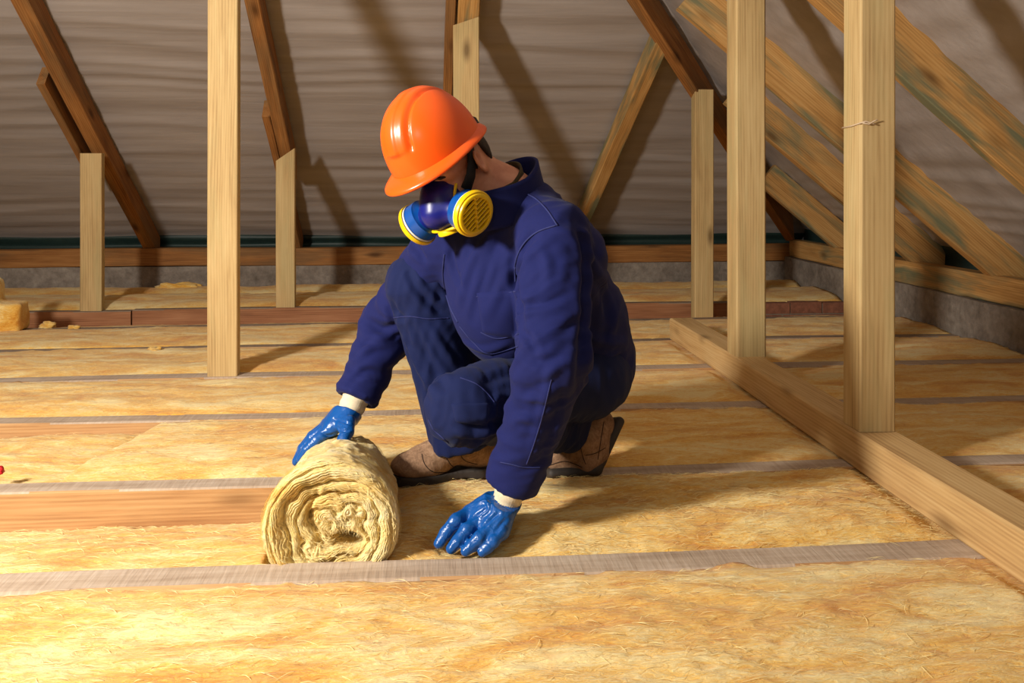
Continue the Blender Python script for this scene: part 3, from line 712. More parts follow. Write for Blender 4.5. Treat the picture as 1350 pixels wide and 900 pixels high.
def patch_on(bvh, quad, off, thick, n=14, m=14):
    """cloth patch whose four corners (around) are given as picture points; laid on the surface with thickness"""
    a, b, c, d = [Vector((q[0], q[1])) for q in quad]; eye = Vector((0, 0, EYE)); G = []
    for i in range(n + 1):
        for j in range(m + 1):
            u, v = i / n, j / m; p = (a * (1 - u) + b * u) * (1 - v) + (d * (1 - u) + c * u) * v
            h = bvh.ray_cast(eye, (W(p.x, p.y, 2.0) - eye).normalized())
            e = min(u, 1 - u, v, 1 - v)
            G.append((h[0], h[1]) if h[0] is not None else None)
    V = []; Fc = []; ok = {}
    for k, g in enumerate(G):
        if g is None: continue
        i, j = divmod(k, m + 1); edge = i in (0, n) or j in (0, m)
        ok[k] = len(V); V.append(g[0] + g[1] * (off - (thick + 0.002 if edge else 0)))
    for i in range(n):
        for j in range(m):
            q = (i * (m + 1) + j, (i + 1) * (m + 1) + j, (i + 1) * (m + 1) + j + 1, i * (m + 1) + j + 1)
            if all(k in ok for k in q): Fc.append(tuple(ok[k] for k in q))
    return V, Fc

def bvh_of(V, F): return BVHTree.FromPolygons([tuple(v) for v in V.tolist()], [tuple(f) for f in F.tolist()])
def bounds(pts, pad):
    P = np.array([tuple(p) for p in pts]); return P.min(0) - pad, P.max(0) + pad
def span(lo, hi, h): return [np.arange(lo[i], hi[i] + h, h) for i in range(3)]

# joints, located in the room
HIPL, HIPR = W(768, 492, 2.22), W(722, 478, 2.40)
KNEL, KNER = W(616, 534, 1.99), W(553, 374, 2.245)
ANKL, ANKR = W(772, 580, 2.31), W(612, 590, 2.275)
SHL, SHR = W(731, 312, 1.965), W(597, 312, 2.18)
ELL, WRL = W(727, 482, 1.875), W(672, 648, 1.915)
ELR, WRR = W(513, 428, 2.355), W(465, 534, 2.235)
PEL, WAI, CHE, UPC = W(762, 488, 2.32), W(742, 415, 2.27), W(700, 335, 2.15), W(672, 285, 2.085)
FB = CV(-0.74, -0.67, 0); LB = CV(0.67, -0.74, 0)               # which way the chest faces, and his left
# head frame
hy, hp, hr = math.radians(35), math.radians(33), math.radians(12)
HF = CV(-math.sin(hy) * math.cos(hp), -math.cos(hy) * math.cos(hp), -math.sin(hp)); HL = CV(math.cos(hy), -math.sin(hy), 0); HU = HF.cross(HL)
HU, HL = HU * math.cos(hr) - HL * math.sin(hr), HL * math.cos(hr) + HU * math.sin(hr)
HC = W(600, 217, 2.03)
def hd(f, l, u): return HC + HF * f + HL * l + HU * u

worker = empty('person', W(650, 632, 2.28) * 1.0); worker.location.z = 0.0
tag(worker, 'crouching worker in navy overalls and blue gloves, unrolling insulation between the joists', 'person')

def f_body(P):
    ax = (HF, HL, HU)
    d = sd_ell(P, hd(0.0, 0, 0.045), ax, (0.089, 0.075, 0.096))
    d = smin(d, sd_ell(P, hd(0.030, 0, -0.045), ax, (0.066, 0.058, 0.082)), 0.05)          # jaw and cheeks
    d = smin(d, sd_ell(P, hd(0.072, 0, 0.018), ax, (0.020, 0.056, 0.016)), 0.025)          # brow
    for s in (-1, 1):
        d = smax(d, -sd_ell(P, hd(0.100, s * 0.033, -0.006), ax, (0.018, 0.019, 0.013)), 0.012)   # eye sockets
        d = smin(d, sd_ell(P, hd(0.074, s * 0.032, -0.006), ax, (0.014, 0.015, 0.012)), 0.004)    # lidded eyes
        d = smin(d, sd_ell(P, hd(0.066, s * 0.042, -0.036), ax, (0.020, 0.020, 0.018)), 0.02)     # cheekbones
        e = sd_ell(P, hd(-0.002, s * 0.075, -0.006), ((HF + HL * -s * 0.5).normalized(), (HL * s + HF * -0.45).normalized(), (HU - HF * 0.2).normalized()), (0.017, 0.009, 0.032))
        e = smax(e, -sd_ell(P, hd(0.006, s * 0.085, -0.002), ax, (0.009, 0.008, 0.018)), 0.006)
        d = smin(d, e, 0.010)
    d = smin(d, sd_cone(P, hd(0.094, 0, -0.004), hd(0.118, 0, -0.044), 0.009, 0.014), 0.016)      # nose
    d = smin(d, sd_ell(P, hd(0.092, 0, -0.078), ax, (0.014, 0.026, 0.008)), 0.010)                # lips
    d = smin(d, sd_ell(P, hd(0.080, 0, -0.110), ax, (0.018, 0.022, 0.018)), 0.02)                 # chin
    nb = W(662, 262, 2.09)
    d = smin(d, sd_cone(P, hd(-0.035, 0, -0.03), nb, 0.054, 0.062), 0.03)
    d = smin(d, sd_cone(P, nb, CHE, 0.07, 0.11, (LB, 0.7)), 0.05)
    d = smin(d, sd_cone(P, CHE, PEL, 0.11, 0.11, (LB, 0.75)), 0.05)
    for a, b, c, r in ((SHL, ELL, WRL, 0.045), (SHR, ELR, WRR, 0.045)):
        d = smin(d, sd_cone(P, UPC, a, 0.05, 0.052), 0.04)
        d = smin(d, smin(sd_cone(P, a, b, 0.050, 0.040), sd_cone(P, b, c, 0.041, 0.027), 0.02), 0.03)
    for a, b, c in ((HIPL, KNEL, ANKL), (HIPR, KNER, ANKR)):
        d = smin(d, smin(sd_cone(P, a, b, 0.078, 0.052), sd_cone(P, b, b + (c - b) * 0.86, 0.048, 0.034), 0.03), 0.04)
    return d
lo, hi = bounds([HIPL, HIPR, KNEL, KNER, ANKL, ANKR, WRL, WRR, SHL, SHR, ELR, HC, PEL], 0.13)
hlo, hhi = bounds([hd(0.1, 0.09, 0.05), hd(0.1, -0.06, -0.12), hd(-0.06, 0.09, -0.03)], 0.01)
V, F = nets(f_body, *[axis_grid(lo[i], hi[i], 0.011, (hlo[i], hhi[i]), 0.0032) for i in range(3)])
link('body', V, F, M['skin'], worker, True)

# brows, lashes and hair
def strip(pts, w, name, mat, par, up, th=0.0015):
    V, Fc = tube(pts, [w * (0.35 + 0.65 * math.sin(math.pi * (i + 0.6) / (len(pts) + 0.2))) for i in range(len(pts))], 6); return link(name, V, Fc, mat, par, True)
for s in (-1, 1):
    strip([hd(0.098 - 0.25 * (abs(l)) ** 1.5 - 0.012 * (k > 3), s * l, 0.016 + 0.004 * math.sin(k)) for k, l in enumerate((0.014, 0.022, 0.030, 0.038, 0.046))], 0.004, 'eyebrow', M['hair'], worker, HU)
    strip([hd(0.090 - 0.9 * (l - 0.03) ** 2 * 10, s * l, -0.012 - 0.002 * math.sin(k * .8)) for k, l in enumerate((0.020, 0.026, 0.032, 0.038, 0.044))], 0.0018, 'eyelashes', M['hair'], worker, HU)
def f_hair(P):
    ax = (HF, HL, HU); d = sd_ell(P, hd(0.0, 0, 0.046), ax, (0.093, 0.079, 0.099))
    d = smin(d, sd_ell(P, hd(-0.052, 0, -0.01), ax, (0.038, 0.062, 0.06)), 0.03)
    d = np.maximum(d, -plane(P, hd(0, 0, -0.045), HU)); d = np.maximum(d, plane(P, hd(0, 0, 0.046), HU)); d = np.maximum(d, plane(P, hd(-0.040, 0, 0), (HF - HU * 0.45).normalized()) * -1 * -1)
    for s in (-1, 1): d = smin(d, sd_ell(P, hd(0.016, s * 0.0715, 0.006), ax, (0.008, 0.006, 0.026)), 0.006)
    return d + 0.0015 * perlin(P * 120)
lo2, hi2 = bounds([HC], 0.17); V, F = nets(f_hair, *span(lo2, hi2, 0.005)); link('hair', V, F, M['hair'], worker, True)

# ---- trousers
HEMR = ANKR + (ANKR - KNER).normalized() * -0.012
def f_tr(P):
    d = smin(sd_cone(P, HIPL, KNEL, 0.104, 0.076), sd_cone(P, KNEL, W(744, 566, 2.27), 0.070, 0.056), 0.02)
    d = smin(d, sd_ell(P, KNEL + CV(-0.01, -0.01, -0.005), ((KNEL - HIPL).normalized(), CV(0.6, -0.8, 0), (KNEL - HIPL).normalized().cross(CV(0.6, -0.8, 0))), (0.076, 0.076, 0.072)), 0.02)
    r = smin(sd_cone(P, HIPR, KNER, 0.112, 0.078), sd_cone(P, KNER, ANKR, 0.074, 0.079), 0.02)
    r = np.maximum(r, plane(P, HEMR, (ANKR - KNER).normalized() + Vector((0.0, 0, -0.2))))
    r = np.maximum(r, -sd_cone(P, ANKR + (KNER - ANKR) * 0.08, ANKR + (ANKR - KNER) * 0.3, 0.055, 0.074))
    d = smin(d, r, 0.02)
    return smin(d, sd_ell(P, PEL + CV(0.0, 0, -0.01), (LB, FB, Vector((0, 0, 1))), (0.15, 0.125, 0.10)), 0.06)
lo, hi = bounds([HIPL, HIPR, KNEL, KNER, ANKL, ANKR, PEL], 0.19); V, F = nets(f_tr, *span(lo, hi, 0.0058)); V = relax(V, F, 2)
N = vnormals(V, F)
V = seg_wrinkle(V, N, [(HIPL, KNEL, 0.16, 0.004, 13, 0.4, 2.3), (KNEL, ANKL, 0.13, 0.006, 20, 0.8, 7.1), (HIPR, KNER, 0.15, 0.004, 14, 0.6, 4.4), (KNER, ANKR, 0.12, 0.0055, 7, 1.6, 9.7)])
V = folds(V, vnormals(V, F), F, [
    ([(538, 352), (546, 376), (572, 405), (590, 420)], 0.010, -0.009), ([(556, 345), (578, 375), (598, 408)], 0.011, 0.008), ([(528, 430), (550, 480), (578, 530)], 0.012, 0.008), ([(543, 428), (568, 480), (590, 515)], 0.011, -0.009), ([(566, 430), (585, 460), (600, 480)], 0.010, 0.007),
    ([(516, 396), (524, 412), (534, 420)], 0.009, -0.006), ([(600, 560), (626, 562), (658, 555)], 0.009, -0.009), ([(605, 573), (635, 573), (668, 562)], 0.010, 0.008), ([(640, 505), (660, 496), (684, 492)], 0.012, -0.007), ([(650, 525), (668, 520), (690, 520)], 0.010, 0.006)])
tr = link('trousers', V, F, M['trousers'], worker, True); tr_b = bvh_of(V, F)
def seam(par, bvh, pp, name='seam', r=0.0014, mat='thread'):
    pts = curve_on(bvh, [W(x, y, 2.0) for x, y in pp], 0.0006)
    if len(pts) > 2: V, Fc = tube(pts, r, 5); link(name, V, Fc, M[mat], par, True)
seam(tr, tr_b, [(607, 498), (628, 506), (642, 518), (652, 530)], 'knee_seam')
seam(tr, tr_b, [(565, 553), (572, 566), (584, 577), (592, 584)], 'knee_seam')
seam(tr, tr_b, [(518, 419), (540, 417), (565, 420), (592, 419)], 'knee_seam')
V, Fc = patch_on(tr_b, [(594, 532), (648, 530), (644, 562), (600, 556)], 0.004, 0.003); link('knee_pocket', V, Fc, M['trousers'], tr, True)

# ---- jacket
CUFL = WRL + (ELL - WRL).normalized() * 0.020; CUFR = WRR + (ELR - WRR).normalized() * 0.018
def f_ja(P):
    d = sd_cone(P, PEL + CV(0.035, 0.02, 0.02), WAI, 0.108, 0.122, (LB, 0.80))
    d = smin(d, sd_cone(P, WAI, CHE, 0.128, 0.128, (LB, 0.78)), 0.05)
    d = smin(d, sd_cone(P, CHE, UPC + CV(0.01, 0.01, -0.01), 0.125, 0.085, (LB, 0.60)), 0.06)
    d = smin(d, sd_cone(P, UPC + CV(0.02, 0.03, 0.01), SHL + CV(0.0, 0.01, -0.01), 0.066, 0.066), 0.05)
    d = smin(d, sd_cone(P, UPC + CV(0.02, 0.03, 0.01), SHR + CV(0.0, 0.02, 0.0), 0.075, 0.074), 0.05)
    d = smin(d, sd_ell(P, W(640, 385, 2.10), (LB, FB, Vector((0, 0, 1))), (0.12, 0.07, 0.14)), 0.08)     # front of the coat hanging forward
    d = smin(d, sd_ell(P, W(655, 440, 2.12), (LB, FB, Vector((0, 0, 1))), (0.09, 0.05, 0.075)), 0.05)
    a = smin(sd_cone(P, SHL, ELL, 0.078, 0.068), sd_cone(P, ELL, WRL, 0.068, 0.055), 0.03)
    a = np.maximum(a, plane(P, CUFL, (WRL - ELL).normalized()))
    a = np.maximum(a, -sd_cone(P, CUFL + (ELL - WRL) * 0.14, WRL + (WRL - ELL) * 0.3, 0.036, 0.055))
    b = smin(sd_cone(P, SHR, ELR, 0.080, 0.066), sd_cone(P, ELR, WRR, 0.066, 0.050), 0.03)
    b = np.maximum(b, plane(P, CUFR, (WRR - ELR).normalized()))
    b = np.maximum(b, -sd_cone(P, CUFR + (ELR - WRR) * 0.14, WRR + (WRR - ELR) * 0.3, 0.034, 0.05))
    d = smin(d, a, 0.018); d = smin(d, b, 0.02)
    # neck opening
    nb = W(655, 250, 2.085); return smax(d, -sd_cone(P, nb, hd(-0.02, 0, -0.06), 0.064, 0.085), 0.012)
lo, hi = bounds([PEL, WAI, SHL, SHR, ELL, WRL, ELR, WRR, UPC], 0.19); lo[2] = min(lo[2], 0.06)
V, F = nets(f_ja, *span(lo, hi, 0.0056)); V = relax(V, F, 2); N = vnormals(V, F)
V = seg_wrinkle(V, N, [(SHL, ELL, 0.105, 0.0075, 15, 1.1, 1.7), (ELL, CUFL, 0.10, 0.006, 17, 0.9, 6.3), (SHR, ELR, 0.10, 0.006, 14, 1.2, 3.2), (ELR, CUFR, 0.09, 0.007, 15, 1.0, 8.8),
    (PEL, CHE, 0.24, 0.006, 8, 0.9, 5.9)])
V = folds(V, vnormals(V, F), F, [
    ([(704, 310), (686, 335), (681, 365), (684, 400), (690, 432)], 0.012, -0.014), ([(764, 296), (772, 350), (771, 420), (767, 480), (758, 545), (742, 600)], 0.016, -0.016),
    ([(690, 394), (715, 384), (744, 364)], 0.010, 0.008), ([(687, 404), (718, 399), (750, 386)], 0.009, -0.008), ([(686, 436), (700, 450), (707, 470)], 0.009, -0.008),
    ([(692, 455), (722, 440), (762, 408)], 0.011, 0.008), ([(690, 468), (712, 477), (744, 468)], 0.010, -0.008), ([(700, 500), (724, 492), (752, 470)], 0.010, 0.006),
    ([(728, 478), (716, 540), (700, 600)], 0.010, 0.006), ([(745, 500), (730, 560), (712, 610)], 0.010, -0.006), ([(686, 520), (700, 516), (716, 524)], 0.009, -0.006), ([(676, 556), (690, 552), (712, 560)], 0.009, 0.006),
    ([(646, 312), (622, 345), (604, 400)], 0.013, 0.008), ([(664, 306), (642, 350), (622, 425)], 0.012, -0.007), ([(594, 322), (598, 352), (610, 382)], 0.010, -0.008), ([(672, 330), (662, 370), (640, 420)], 0.012, 0.006),
    ([(790, 372), (802, 420), (795, 470)], 0.014, -0.008), ([(768, 505), (792, 482), (820, 470)], 0.012, -0.009), ([(768, 432), (792, 450), (828, 452)], 0.013, 0.008), ([(776, 330), (786, 355), (800, 372)], 0.012, 0.007), ([(770, 540), (790, 525), (812, 505)], 0.012, 0.007),
    ([(486, 424), (505, 433), (524, 428)], 0.011, -0.011), ([(470, 472), (490, 456), (514, 450)], 0.011, 0.008), ([(462, 503), (482, 490), (504, 492)], 0.010, -0.007), ([(506, 395), (516, 412), (520, 430)], 0.010, -0.008), ([(478, 440), (492, 446), (514, 442)], 0.010, 0.007),
    ([(540, 318), (552, 330), (560, 345)], 0.010, -0.009), ([(612, 452), (640, 462), (672, 452)], 0.010, 0.006), ([(735, 300), (760, 320), (772, 350)], 0.012, 0.006), ([(712, 330), (722, 350), (720, 376)], 0.012, 0.006)])
V = relax(V, F, 1, 0.3)
ja = link('jacket', V, F, M['jacket'], worker, True); ja_b = bvh_of(V, F)
seam(ja, ja_b, [(686, 252), (706, 262), (722, 278), (735, 298)], 'shoulder_seam', 0.002)
seam(ja, ja_b, [(733, 297), (708, 306), (690, 322), (680, 345), (679, 372)], 'armhole_seam', 0.002)
seam(ja, ja_b, [(660, 609), (675, 612), (692, 616), (712, 616)], 'cuff_seam', 0.0014)
seam(ja, ja_b, [(727, 500), (716, 545), (704, 585), (694, 612)], 'sleeve_seam', 0.0014)
seam(ja, ja_b, [(586, 335), (584, 365), (592, 400), (604, 425)], 'placket', 0.0022)
V, Fc = patch_on(ja_b, [(628, 386), (680, 382), (684, 448), (636, 440)], 0.0045, 0.003); link('chest_pocket', V, Fc, M['jacket'], ja, True)
seam(ja, ja_b, [(628, 391), (654, 388), (681, 384)], 'pocket_seam', 0.0016); seam(ja, ja_b, [(634, 438), (656, 446), (684, 440)], 'pocket_seam', 0.0014)
seam(ja, ja_b, [(606, 430), (625, 452), (645, 466), (684, 456)], 'hem_seam', 0.0014)

# collar: a band standing round the neck, open at the front
def collar(name, mat, rb, rt, h, spread, base, axis, fwd, thick, par, n=48, m=10, flare=0.0):
    axis = axis.normalized(); fw = (fwd - axis * fwd.dot(axis)).normalized(); lf = axis.cross(fw); V = []; Fc = []
    for i in range(n + 1):
        a = math.pi + (i / n - 0.5) * 2 * spread                       # starts at one front end, round the back, to the other
        for j in range(m + 1):
            t = j / m; r = rb + (rt - rb) * t + flare * t * t; hh = h * t * (0.72 + 0.28 * max(0, -math.cos(a)))
            V.append(base + (fw * math.cos(a) * 1.12 + lf * math.sin(a)) * r + axis * hh + fw * (0.02 * t * (math.cos(a) > 0)))
    for i in range(n):
        for j in range(m): Fc.append((i*(m+1)+j, (i+1)*(m+1)+j, (i+1)*(m+1)+j+1, i*(m+1)+j+1))
    o = link(name, V, Fc, mat, par, True); md = o.modifiers.new('thickness', 'SOLIDIFY'); md.thickness = thick; md.offset = 0
    return o
NB_ = W(664, 288, 2.085)
collar('collar', M['jacket'], 0.108, 0.092, 0.125, 2.75, NB_, CV(-0.20, -0.12, 0.9), FB, 0.008, ja, flare=0.008)
collar('shirt_collar', M['shirt'], 0.080, 0.071, 0.108, 2.6, NB_ + CV(-0.012, -0.012, 0.01), CV(-0.2, -0.18, 0.9), FB, 0.005, worker)

# ---- gloves
def glove(name, fingers, palm, wrist, elbow, res, par, extra=None):
    pts = [wrist] + [p for f in fingers for p in f[0]] + palm
    def f(P):
        d = None
        for k in range(len(palm)):
            e = sd_cone(P, wrist, palm[k], 0.028, 0.021); d = e if d is None else smin(d, e, 0.016)
        for joints, rs in fingers:
            g = None
            for a, b, ra, rb in zip(joints[:-1], joints[1:], rs[:-1], rs[1:]):
                e = sd_cone(P, a, b, ra, rb); g = e if g is None else smin(g, e, 0.004)
            d = smin(d, g, 0.006)
        ax = (elbow - wrist).normalized()
        d = smin(d, sd_cone(P, wrist - ax * 0.03, wrist + ax * 0.02, 0.031, 0.034), 0.012)
        d = np.maximum(d, plane(P, wrist - ax * 0.018, ax))
        return d + 0.0007 * (1 - 2 * np.abs(perlin(P * 48))) 
    lo, hi = bounds(pts, 0.045); V, F = nets(f, *span(lo, hi, res)); V = relax(V, F, 1)
    V = folds(V, vnormals(V, F), F, extra or [])
    g = link(name, V, F, M['glove'], par, True)
    ax = (elbow - wrist).normalized()
    # ribbed knit cuff
    u = ax.cross(Vector((0, 0, 1))).normalized(); w = ax.cross(u); V = []; Fc = []; n, m = 72, 16
    for j in range(m + 1):
        t = j / m
        for i in range(n):
            a = 2 * math.pi * i / n; r = 0.0305 + 0.006 * t + 0.0008 * math.sin(i * math.pi) + 0.0007 * (1 if i % 2 else -1) + 0.001 * math.sin(t * 22)
            V.append(wrist + ax * (-0.030 + 0.076 * t) + (u * math.cos(a) + w * math.sin(a)) * r)
    for j in range(m):
        for i in range(n): Fc.append((j*n+i, j*n+(i+1) % n, (j+1)*n+(i+1) % n, (j+1)*n+i))
    link('knit_cuff', V, Fc, M['knit'], g, True)
    return g
fr = (0.0158, 0.0152, 0.0140, 0.0122)
lf = [([W(620, 676, 1.915), W(601, 686, 1.880), W(588, 702, 1.874), W(579, 716, 1.866)], fr),
      ([W(631, 687, 1.885), W(616, 698, 1.862), W(603, 714, 1.850), W(595, 723, 1.845)], fr),
      ([W(646, 696, 1.862), W(632, 709, 1.842), W(622, 719, 1.838), W(614, 726, 1.833)], (0.0152, 0.0146, 0.0135, 0.0115)),
      ([W(661, 701, 1.855), W(651, 713, 1.838), W(643, 721, 1.835), W(636, 727, 1.832)], (0.0142, 0.0135, 0.0125, 0.0108)),
      ([W(660, 668, 1.945), W(628, 683, 1.955), W(608, 697, 1.945), W(594, 706, 1.93)], (0.0165, 0.0155, 0.014, 0.0125))]
glove('glove', lf, [W(621, 677, 1.913), W(632, 686, 1.888), W(646, 695, 1.866), W(660, 699, 1.862)], WRL, ELL, 0.0024, worker, [
    ([(628, 664), (640, 660), (644, 670), (634, 680)], 0.004, 0.0035), ([(640, 652), (655, 656), (668, 664)], 0.0035, 0.003), ([(640, 660), (655, 662), (672, 672)], 0.0035, -0.003), ([(622, 684), (634, 676), (646, 668)], 0.004, -0.0035), ([(638, 694), (648, 684), (658, 676)], 0.004, -0.0035), ([(653, 702), (660, 692), (668, 684)], 0.004, -0.003), ([(592, 692), (602, 696), (608, 690)], 0.003, -0.0025)])
rf = [([W(436, 565, 2.20), W(418, 580, 2.185), W(405, 593, 2.18), W(397, 605, 2.18)], fr),
      ([W(433, 562, 2.22), W(413, 577, 2.215), W(400, 592, 2.215), W(391, 608, 2.215)], fr),
      ([W(431, 560, 2.245), W(412, 575, 2.245), W(399, 591, 2.245), W(392, 606, 2.245)], (0.0152, 0.0146, 0.0135, 0.0115)),
      ([W(432, 560, 2.265), W(416, 574, 2.27), W(405, 588, 2.27), W(398, 602, 2.27)], (0.0142, 0.0135, 0.0125, 0.0108)),
      ([W(460, 556, 2.17), W(458, 569, 2.145), W(453, 579, 2.13), W(448, 586, 2.12)], (0.017, 0.0165, 0.0155, 0.0135))]
glove('glove', rf, [W(438, 564, 2.20), W(435, 561, 2.22), W(433, 560, 2.242), W(455, 562, 2.175)], WRR, ELR, 0.0024, worker, [([(440, 552), (452, 556), (466, 560)], 0.0035, -0.003), ([(444, 562), (452, 568), (462, 566)], 0.0035, -0.003), ([(424, 570), (432, 574), (440, 572)], 0.004, -0.003)])

# ---- boots
def boot_flat(toe, heel, ank):
    f = (toe - heel); f.z = 0; Ln = f.length; f.normalize(); l = Vector((-f.y, f.x, 0)); u = Vector((0, 0, 1)); ax = (f, l, u)
    at = lambda a, b, c: heel + f * (a * Ln) + l * b + u * c
    def up(P):
        d = sd_ell(P, at(0.80, 0, 0.048), ax, (0.076, 0.050, 0.037))
        d = smin(d, sd_cone(P, at(0.68, 0, 0.058), at(0.36, 0, 0.085), 0.042, 0.044), 0.03)
        d = smin(d, sd_ell(P, at(0.16, 0, 0.06), ax, (0.05, 0.037, 0.05)), 0.03)
        d = smin(d, sd_cone(P, at(0.24, 0, 0.09), ank + u * 0.02, 0.046, 0.047), 0.03)
        return np.maximum(d, -plane(P, at(0, 0, 0.022), u)) + 0.0018 * perlin(P * 40)
    def so(P):
        w = sd_ell(P, at(0.78, 0, 0), ax, (0.075, 0.048, 0.5)); w = smin(w, sd_ell(P, at(0.14, 0, 0), ax, (0.055, 0.040, 0.5)), 0.05)
        w = smin(w, sd_box(P, at(0.45, 0, 0), ax, (0.08, 0.036, 0.5), 0.02), 0.03)
        s = np.maximum(np.maximum(w, plane(P, at(0, 0, 0.026), u)), -plane(P, at(0, 0, 0.0), u))
        return np.maximum(s, -sd_box(P, at(0.42, 0, -0.004), ax, (0.030, 0.08, 0.010), 0.003))
    b = empty_child('boot'); lo, hi = bounds([toe, heel, ank], 0.085); lo[2] = heel.z - 0.02
    o = None
    V, F = nets(up, *span(lo, hi, 0.0045)); o = link('boot', V, F, M['suede'], worker, True); bv = bvh_of(V, F)
    for pp in ([(556, 598), (560, 612), (572, 622), (592, 622)], [(586, 590), (590, 606), (604, 618), (640, 618)], [(604, 592), (612, 606), (630, 612)]): seam(o, bv, pp, 'stitching', 0.0011, 'stitch')
    V, F = nets(so, *span(lo, hi, 0.0045)); link('sole', V, F, M['sole'], o, True)
    return o
def empty_child(n): return None
tR = W(528, 634, 2.235); tR.z = 0.004; hR = W(650, 628, 2.33); hR.z = 0.010
boot_flat(tR, hR, ANKR)
def boot_bent(toe, ball, heel, ank):
    f1 = (toe - ball).normalized(); f2 = (ball - heel).normalized(); n = f1.cross(f2).normalized()
    l = CV(0.25, -0.95, 0.0); l = (l - f2 * l.dot(f2)).normalized(); s2 = f2.cross(l).normalized()     # s2: away from the sole or into it
    if s2.dot(ank - (ball + heel) / 2) < 0: s2 = -s2
    s1 = f1.cross(l).normalized(); s1 = s1 if s1.z > 0 else -s1; l1 = s1.cross(f1)
    def up(P):
        d = sd_cone(P, ball + s2 * 0.045 + f2 * -0.01, heel + s2 * 0.045 + f2 * 0.03, 0.045, 0.038)
        d = smin(d, sd_cone(P, ball + s1 * 0.050, toe + s1 * 0.042 - f1 * 0.035, 0.050, 0.040), 0.03)
        d = smin(d, sd_cone(P, heel + s2 * 0.06 + f2 * 0.05, ank, 0.05, 0.046), 0.03)
        d = np.maximum(d, -np.maximum(plane(P, ball + s2 * 0.014, s2) * 1, plane(P, ball, f2) * 1) - 1)
        return d + 0.0035 * (1 - 2 * np.abs(perlin(P * 22)))
    def so(P):
        a = sd_box(P, (ball + heel) / 2 + s2 * 0.004, (f2, l, s2), ((ball - heel).length / 2 + 0.010, 0.038, 0.013), 0.012)
        b = sd_box(P, (ball + toe) / 2 + s1 * 0.004, (f1, l1, s1), ((ball - toe).length / 2 + 0.006, 0.044, 0.012), 0.011)
        return smin(a, b, 0.02)
    lo, hi = bounds([toe, ball, heel, ank], 0.085)
    V, F = nets(up, *span(lo, hi, 0.0045)); o = link('boot', V, F, M['suede'], worker, True); bv = bvh_of(V, F)
    for pp in ([(770, 566), (766, 590), (772, 612)], [(772, 600), (785, 597), (798, 590)], [(722, 614), (745, 608), (768, 616)], [(796, 556), (792, 580), (788, 606)]): seam(o, bv, pp, 'stitching', 0.0011, 'stitch')
    V, F = nets(so, *span(lo, hi, 0.0045)); link('sole', V, F, M['sole'], o, True)
    return o
tL = W(722, 626, 2.30); tL.z = 0.012; bL = W(782, 626, 2.325); bL.z = 0.014; hL = W(812, 556, 2.40)
boot_bent(tL, bL, hL, ANKL)

# ------------------------------------------------------------------ hard hat
HAT = hd(0.020, -0.003, 0.057); HS = 0.86; HSL = 0.92
def hat():
    root = empty('hard_hat', HAT); tag(root, 'glossy orange hard hat worn by the worker', 'hard hat')
    up = HU; nt, nv = 192, 56; V = []; Fc = []
    def P(th, rr, u): return HAT + HF * (rr * math.cos(th) * (0.146 if math.cos(th) > 0 else 0.130) * HS) + HL * (rr * math.sin(th) * 0.116 * HSL) + HU * (u * 0.97)
    for j in range(nv + 1):
        s = j / nv; ph = math.pi / 2 * (1 - s)
        for i in range(nt):
            th = 2 * math.pi * i / nt; rr = math.cos(ph) ** 0.86; u = 0.150 * math.sin(ph) ** 0.92
            p = P(th, rr, u); l = rr * math.sin(th) * 0.116; f = rr * math.cos(th)
            ridge = 0.0
            if u > 0.052:
                k = min(1, (u - 0.052) / 0.010)
                al = abs(l); ridge = 0.0045 * k * (1 / (1 + math.exp((al - 0.040) / 0.0016)))                 # raised crown band
                ridge += 0.0035 * k * (1 / (1 + math.exp((al - 0.016) / 0.0014)))
                ridge -= 0.008 * k * math.exp(-((al - 0.047) / 0.004) ** 2)
            nrm = (HF * (f / 0.146) + HL * (l / 0.116 ** 2 * 0.146) * 0.116 + HU * (u / 0.15) ).normalized()
            V.append(p + nrm * ridge)
    for j in range(nv):
        for i in range(nt): Fc.append((j*nt+i, (j+1)*nt+i, (j+1)*nt+(i+1) % nt, j*nt+(i+1) % nt))
    o = link('shell', V, Fc, M['helmet'], root, True); md = o.modifiers.new('t', 'SOLIDIFY'); md.thickness = 0.003; md.offset = -1
    V = []; Fc = []; prof = [(0.0, 0.0), (0.10, -0.002), (0.3, -0.005), (0.6, -0.010), (0.9, -0.016), (1.0, -0.019), (1.04, -0.0225), (1.0, -0.0245), (0.85, -0.020), (0.0, -0.006)]
    for (w, dz) in prof:
        for i in range(nt):
            th = 2 * math.pi * i / nt; c = math.cos(th); fr_ = max(0, c) ** 1.6; bk = max(0, -c) ** 2
            wd = 0.010 + 0.030 * fr_ + 0.006 * bk; drop = 0.75 + 0.55 * fr_
            V.append(HAT + HF * (c * ((0.146 if c > 0 else 0.130) * HS + wd * w)) + HL * (math.sin(th) * (0.116 * HSL + wd * w)) + HU * (0.004 + dz * drop - 0.006 * bk * w + 0.010 * fr_ * w))
    k = len(prof)
    for j in range(k - 1):
        for i in range(nt): Fc.append((j*nt+i, (j+1)*nt+i, (j+1)*nt+(i+1) % nt, j*nt+(i+1) % nt))
    link('brim', V, Fc, M['helmet'], root, True)
    # headband inside
    V = []; Fc = []
    for j in range(2):
        for i in range(64):
            th = 2 * math.pi * i / 64; V.append(HAT + HF * (math.cos(th) * 0.118 - 0.012) + HL * math.sin(th) * 0.092 + HU * (-0.022 + 0.03 * j))
    for i in range(64): Fc.append((i, (i + 1) % 64, 64 + (i + 1) % 64, 64 + i))
    o = link('headband', V, Fc, M['strap'], root, True); md = o.modifiers.new('t', 'SOLIDIFY'); md.thickness = 0.003
hat()

